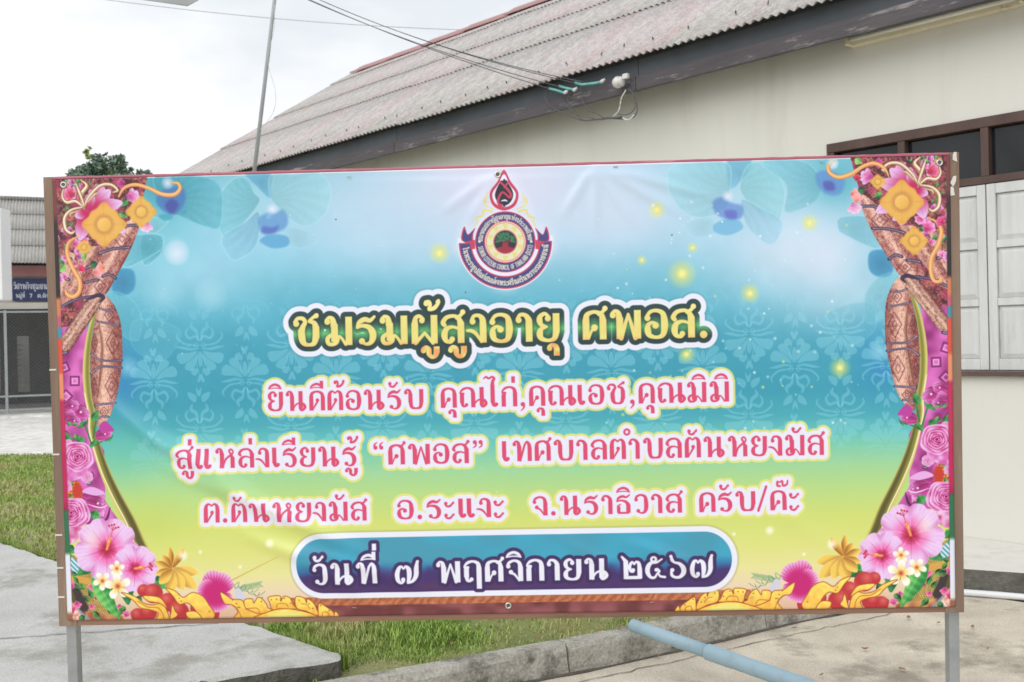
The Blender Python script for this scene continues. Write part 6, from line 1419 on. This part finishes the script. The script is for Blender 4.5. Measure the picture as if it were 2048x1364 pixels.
    kanok([zC(1190,905),zC(1290,935),zC(1370,1000),zC(1470,950),zC(1574,990),zC(1640,1080),zC(1700,1180),zC(1640,1260),zC(1520,1260),zC(1500,1140),zC(1420,1060),zC(1330,1070),zC(1260,980)], mir)
    kanok([zC(1400,1160),zC(1500,1150),zC(1560,1230),zC(1440,1230)], mir)
    for x, y in ((1330,1010),(1350,1040),(1330,970),(1640,1150)): disc(*zC(x, y), 1.2, rgb(120,70,20), .8, mir)
    kanok([zD(390,850),zD(470,890),zD(530,930),zD(640,940),zD(690,1000),zD(760,1060),zD(880,1110),zD(820,1170),zD(560,1170),zD(600,1080),zD(530,1000),zD(440,980)], mir)
    kanok([zD(680,940),zD(770,930),zD(790,980),zD(840,910),zD(900,940),zD(945,1000),zD(960,1040),zD(1010,1060),zD(880,1110),zD(720,1060),zD(680,1010)], mir)
    kanok([zD(965,910),zD(1100,895),zD(1110,960),zD(1150,900),zD(1220,920),zD(1260,1000),zD(1290,1050),zD(1100,1050),zD(1010,1060),zD(980,980)], mir)
    kanok([zD(1290,910),zD(1390,920),zD(1420,980),zD(1430,930),zD(1510,990),zD(1560,1130),zD(1420,1080),zD(1300,1040)], mir)
    kanok([zD(1570,985),zD(1660,1030),zD(1740,1090),zD(1740,1160),zD(1580,1160),zD(1560,1090)], mir); kanok([zD(1765,1080),zD(1815,1140),zD(1790,1165),zD(1750,1160)], mir)
    for p in ([zD(1060,1040),zD(1080,990),zD(1170,990),zD(1200,1030)], [zD(1360,990),zD(1420,1000),zD(1460,1050)], [zD(1610,1150),zD(1620,1090),zD(1680,1100),zD(1690,1150)], [zD(690,1050),zD(820,1040),zD(860,1090)], [zD(540,1000),zD(600,1060),zD(640,1150)]): line(p, 1.3, rgb(158,74,30), .85, mir=mir)
    for x, y in ((1000,940),(1060,935),(1155,925),(1330,945),(1450,990),(1590,1010),(1690,1070),(540,940),(580,985),(620,1030),(600,1030),(880,960),(1230,985),(1495,1045)): disc(*zD(x, y), 1.4, rgb(120,80,20), .85, mir)
    kanok([zD(800,1180),zD(950,1090),zD(1150,1050),zD(1380,1080),zD(1600,1160),zD(1500,1180)], mir); fill(crom(T([zD(880,1180),zD(1000,1120),zD(1170,1085),zD(1350,1110),zD(1500,1180)], mir), True), rgb(228,220,120))
def footstrip():
    q = T([(560,1193),(1500,1176),(1500,1215),(560,1240)])
    def f(X, Y):
        v = (Y-q[:, 1].min())/(q[:, 1].max()-q[:, 1].min())
        n = at(nz(3, 71), X, Y); s = .5+.5*np.sin(X/(3.2*SC)+6*at(nz(20, 72), X, Y)+Y*.3)
        wood = lerp(rgb(150,74,46), rgb(206,130,84), np.clip(s*.5+n*.5, 0, 1))
        hem = lerp(rgb(104,48,50), rgb(142,78,80), sstep(at(nz(24, 73), X, Y)*1.4-.3))
        return lerp(wood, hem, sstep((v-.36)/.04))
    fill(q, f)
def edges():
    # strip where the side of the print turns over the frame
    for mir in (False, True):
        x0 = 0; w = 12*SC
        b = (0, 0, int(w)+1, CH) if not mir else (CW-int(w)-1, 0, CW, CH)
        X, Y = grid(b); v = Y/CH
        col = lerp(rgb(120,60,54), rgb(40,34,38), sstep((v-.07)/.04)*np.ones(X.shape))
        for t, c in ((.27,rgb(206,124,80)),(.31,rgb(190,90,110)),(.335,rgb(70,140,160)),(.36,rgb(214,80,60)),(.44,rgb(224,140,100)),(.50,rgb(190,40,84)),(.62,rgb(186,30,84)),(.735,rgb(170,24,74)),(.75,rgb(40,110,70)),(.85,rgb(224,224,232)),(.965,rgb(226,222,220)),(.985,rgb(150,96,72))):
            col = lerp(col, c, sstep((v-t+.008)/.012)*np.ones(X.shape))
        d = (X if not mir else CW-X)
        wl = w*(.62+.3*v)
        m = np.clip(wl-d, 0, 1)
        CV.blend(b[0], b[1], m, col)
        e = np.clip(1-np.abs(d-wl)/1.2, 0, 1)*.35
        CV.blend(b[0], b[1], e, rgb(60,30,40))
def paint():
    paint_background(); orchids(); damask(); lights(); footstrip()
    for mir in (False, True): curtain(mir)
    for mir in (False, True): topcorner(mir)
    leftgold(); rightgold()
    for mir in (False, True): lowerflowers(mir)
    edges(); emblem(); lettering(); pill()
# ---- vinyl sheet, its image and small fittings
paint()
def to_image(name, a):
    h, w_ = a.shape[:2]; im = bpy.data.images.new(name, w_, h, alpha=False)
    px_ = np.ones((h, w_, 4), np.float32); px_[..., :3] = np.clip(a[::-1], 0, 1)
    im.pixels.foreach_set(px_.ravel()); im.update(); im.pack(); return im
def print_mat(name, im, rough, gain, bump=.0):
    m = bpy.data.materials.new(name); m.use_nodes = True; n, l = m.node_tree.nodes, m.node_tree.links
    b = n['Principled BSDF']; b.inputs['Roughness'].default_value = rough; b.inputs['Specular IOR Level'].default_value = .55
    t = n.new('ShaderNodeTexImage'); t.image = im; t.interpolation = 'Cubic'; t.extension = 'EXTEND'
    k = n.new('ShaderNodeVectorMath'); k.operation = 'MULTIPLY'; k.inputs[1].default_value = gain
    l.new(t.outputs['Color'], k.inputs[0]); l.new(k.outputs[0], b.inputs['Base Color'])
    if bump:
        c = n.new('ShaderNodeTexCoord'); z = n.new('ShaderNodeTexNoise'); z.inputs['Scale'].default_value = 7; z.inputs['Detail'].default_value = 3
        l.new(c.outputs['Object'], z.inputs['Vector']); q = n.new('ShaderNodeBump'); q.inputs['Strength'].default_value = bump; q.inputs['Distance'].default_value = .03
        l.new(z.outputs['Fac'], q.inputs['Height']); l.new(q.outputs[0], b.inputs['Normal'])
    return m
banner = empty('vinyl_banner', base, 0, 'large printed vinyl banner with Thai lettering, emblem and flower borders', 'banner'); banner.rotation_euler = (-BTILT, 0, BYAW)
NXg, NZg = 420, 210
gx, gz = np.meshgrid(np.linspace(SX0, SX1, NXg+1), np.linspace(SZ0, SZ1, NZg+1))
disp = np.zeros_like(gx)
def bpt(x, y):
    q = T([(x, y)])[0]; return SX0+q[0]/CW*(SX1-SX0), SZ1-q[1]/CH*(SZ1-SZ0)
def fold(pts, amp, wid):
    global disp
    p = [bpt(*q) for q in pts]; best = np.full(gx.shape, 9.); tt = np.zeros(gx.shape); L = len(p)-1
    for i in range(L):
        (ax, az), (bx_, bz) = p[i], p[i+1]; vx, vz = bx_-ax, bz-az
        t = np.clip(((gx-ax)*vx+(gz-az)*vz)/(vx*vx+vz*vz), 0, 1); d = np.hypot(gx-ax-t*vx, gz-az-t*vz)
        k = d < best; tt = np.where(k, (i+t)/L, tt); best = np.minimum(best, d)
    disp += amp*np.exp(-(best/wid)**2)*np.sin(np.pi*np.clip(tt*.9+.05, 0, 1))
fold([(215,800),(300,868),(400,925),(520,1000)], .015, .022); fold([(240,900),(340,950),(470,1020),(600,1100)], -.002, .03); fold([(330,930),(470,985),(640,1060),(760,1120)], .012, .022)
fold([(480,1060),(600,1110),(730,1190)], .009, .02); fold([(560,1090),(700,1120),(850,1180)], .007, .018); fold([(230,700),(290,760),(380,830)], .003, .03)
for q in ((1120,440),(1190,460),(1265,450),(1360,430),(1440,400)): fold([(1188,332), ((1188+q[0])/2, (332+q[1])/2), q], .004, .014)
for q in ((880,430),(930,460),(1060,440)): fold([(996,346), ((996+q[0])/2, (346+q[1])/2), q], .003, .014)
fold([(1250,1080),(1340,1110),(1430,1160)], .008, .018); fold([(1100,1060),(1180,1110),(1300,1170)], .004, .02); fold([(1500,980),(1600,1050),(1700,1120)], .002, .03)
fold([(700,350),(900,352),(1180,340)], -.0016, .012); fold([(400,620),(600,700),(900,760)], .0016, .05); fold([(1300,700),(1500,640),(1750,560)], .0016, .06)
for i, x in enumerate(range(700, 1400, 46)):
    y = 1211-(x-700)*.022; fold([(x, y-6+(i*37) % 9), (x+22, y+(i*17) % 11-3), (x+44, y+4-(i*29) % 8)], .0032*(1 if i % 2 else -.6), .006)
for x, y in ((560,1222),(850,1214),(1140,1206),(1420,1200),(450,350),(720,342),(1450,322),(1650,316)):
    p = bpt(x, y); disp -= .002*np.exp(-(((gx-p[0])/.03)**2+((gz-p[1])/.02)**2))
edge = np.minimum(np.minimum(gx-SX0, SX1-gx), np.minimum(gz-SZ0, SZ1-gz)); k = np.clip(edge/.03, 0, 1)
disp = (disp+.0035*np.sin(gx*2.3+1)*np.sin(gz*3.1+.4)+.0012*np.sin(gx*9+gz*5))*(.15+.85*k)
yy_ = -.0155-np.maximum(disp, -.0022)
verts = np.stack([gx, yy_, gz+zo], -1).reshape(-1, 3)
ii = np.arange((NXg+1)*(NZg+1)).reshape(NZg+1, NXg+1)
quads = np.stack([ii[:-1, :-1], ii[:-1, 1:], ii[1:, 1:], ii[1:, :-1]], -1).reshape(-1, 4)
me = bpy.data.meshes.new('sheet'); me.from_pydata(verts.tolist(), [], quads.tolist()); me.update()
me.polygons.foreach_set('use_smooth', [True]*len(me.polygons))
uv = me.uv_layers.new(name='UVMap'); li = np.empty(len(me.loops), np.int32); me.loops.foreach_get('vertex_index', li)
uvs = np.stack([(gx-SX0)/(SX1-SX0), (gz-SZ0)/(SZ1-SZ0)], -1).reshape(-1, 2)
uv.data.foreach_set('uv', uvs[li].astype(np.float32).ravel())
VINYL_GAIN = (1.0, 1.01, 1.08)
me.materials.append(print_mat('printed_vinyl', to_image('banner_print', CV.a), .25, VINYL_GAIN, .06))
sheet = link(bpy.data.objects.new('sheet', me), banner)
so = sheet.modifiers.new('thickness', 'SOLIDIFY'); so.thickness = .0006; so.offset = -1
# hem folded over the top rail
hb = MB(); v = []; n = 120
prof = [(-.0158,.6025),(-.0166,.6045),(-.016,.6085),(-.008,.6105),(.006,.6105),(.014,.608),(.015,.57)]
hr = random.Random(5)
for i in range(n+1):
    x = SX0+.004+(SX1-SX0-.008)*i/n; w_ = hr.uniform(-.0006, .0006)
    v += [(x, y-.0004, zo+z+w_*(1 if 1 <= k <= 4 else 0)) for k, (y, z) in enumerate(prof)]
m_ = len(prof); hb.quadmesh(v, [(i*m_+k, i*m_+k+1, (i+1)*m_+k+1, (i+1)*m_+k) for i in range(n) for k in range(m_-1)]).build('top_hem', M['hem'], banner, True)
def eyelet(x, y):
    X_, Z_ = bpt(x, y); i, j = int(round((Z_-SZ0)/(SZ1-SZ0)*NZg)), int(round((X_-SX0)/(SX1-SX0)*NXg))
    y_ = yy_[min(max(i, 0), NZg), min(max(j, 0), NXg)]
    o = MB().torus((X_, y_-.0012, zo+Z_), (0, 1, 0), .0068, .0024).build('eyelet', M['metal'], banner, True)
    MB().tube([(X_, y_-.0012, zo+Z_), (X_, y_-.0002, zo+Z_)], .0056, 14).build('hole', M['crack'], o)
for p in ((996,351),(1017,1208),(132,371),(1874,327)): eyelet(*p)
for x, y, a in ((712,1211,.15),(1072,1199,.05),(1302,1200,.0),(596,1214,.3),(158,372,.4),(1500,1190,-.2),(1640,325,.1),(700,354,.1),(1230,335,.0)):
    X_, Z_ = bpt(x, y); Mx = Matrix.Translation((X_, -.0205, zo+Z_)) @ Matrix.Rotation(a, 4, 'Y')
    MB().box(-.0055,-.0006,-.0006,.0055,.003,.0006, Mx).build('staple', M['metal'], banner)
# far sign lettering
SW, SH = 452, 218
SCV = Canvas(SW, SH); SCV.a[:] = rgb(38,48,88); SCV.a += (vnoise(SH, SW, 30, 5)[..., None]-.5)*.03
F_ = Field(SCV, 4)
F_.word('วิสาหกิจชุมชนร้าน', (28, 104), (395, 108), 48, .02); F_.word('หมู่ที่', (44, 186), (120, 187), 34, .02); F_.word('7', (162, 187), (184, 187), 38, .04); F_.word('ต.ตันหยง', (230, 187), (430, 188), 34, .02)
SCV.a += (rgb(206,206,214)-SCV.a)*cover(F_.D, 0)[..., None]
sb = MB(); r_ = .09; pts = []
for cx_, cz_, a0 in ((r_, r_, 180), (SIGN_W-r_, r_, 270), (SIGN_W-r_, SIGN_H-r_, 0), (r_, SIGN_H-r_, 90)):
    for k in range(6): a = R(a0+k*18); pts.append((cx_+r_*math.cos(a), cz_+r_*math.sin(a)))
n = len(pts)
sb.quadmesh([(x, -.012, z-SIGN_H/2) for x, z in pts]+[(x, .012, z-SIGN_H/2) for x, z in pts], [tuple(range(n-1,-1,-1)), tuple(range(n, 2*n))]+[(i, (i+1) % n, n+(i+1) % n, n+i) for i in range(n)])
so_ = sb.build('board', None, sign); uvl = so_.data.uv_layers.new(name='UVMap')
for lp in so_.data.loops:
    c = so_.data.vertices[lp.vertex_index].co; uvl.data[lp.index].uv = (c.x/SIGN_W, (c.z+SIGN_H/2)/SIGN_H)
so_.data.materials.append(print_mat('sign_print', to_image('sign_print', SCV.a), .5, (1, 1, 1)))
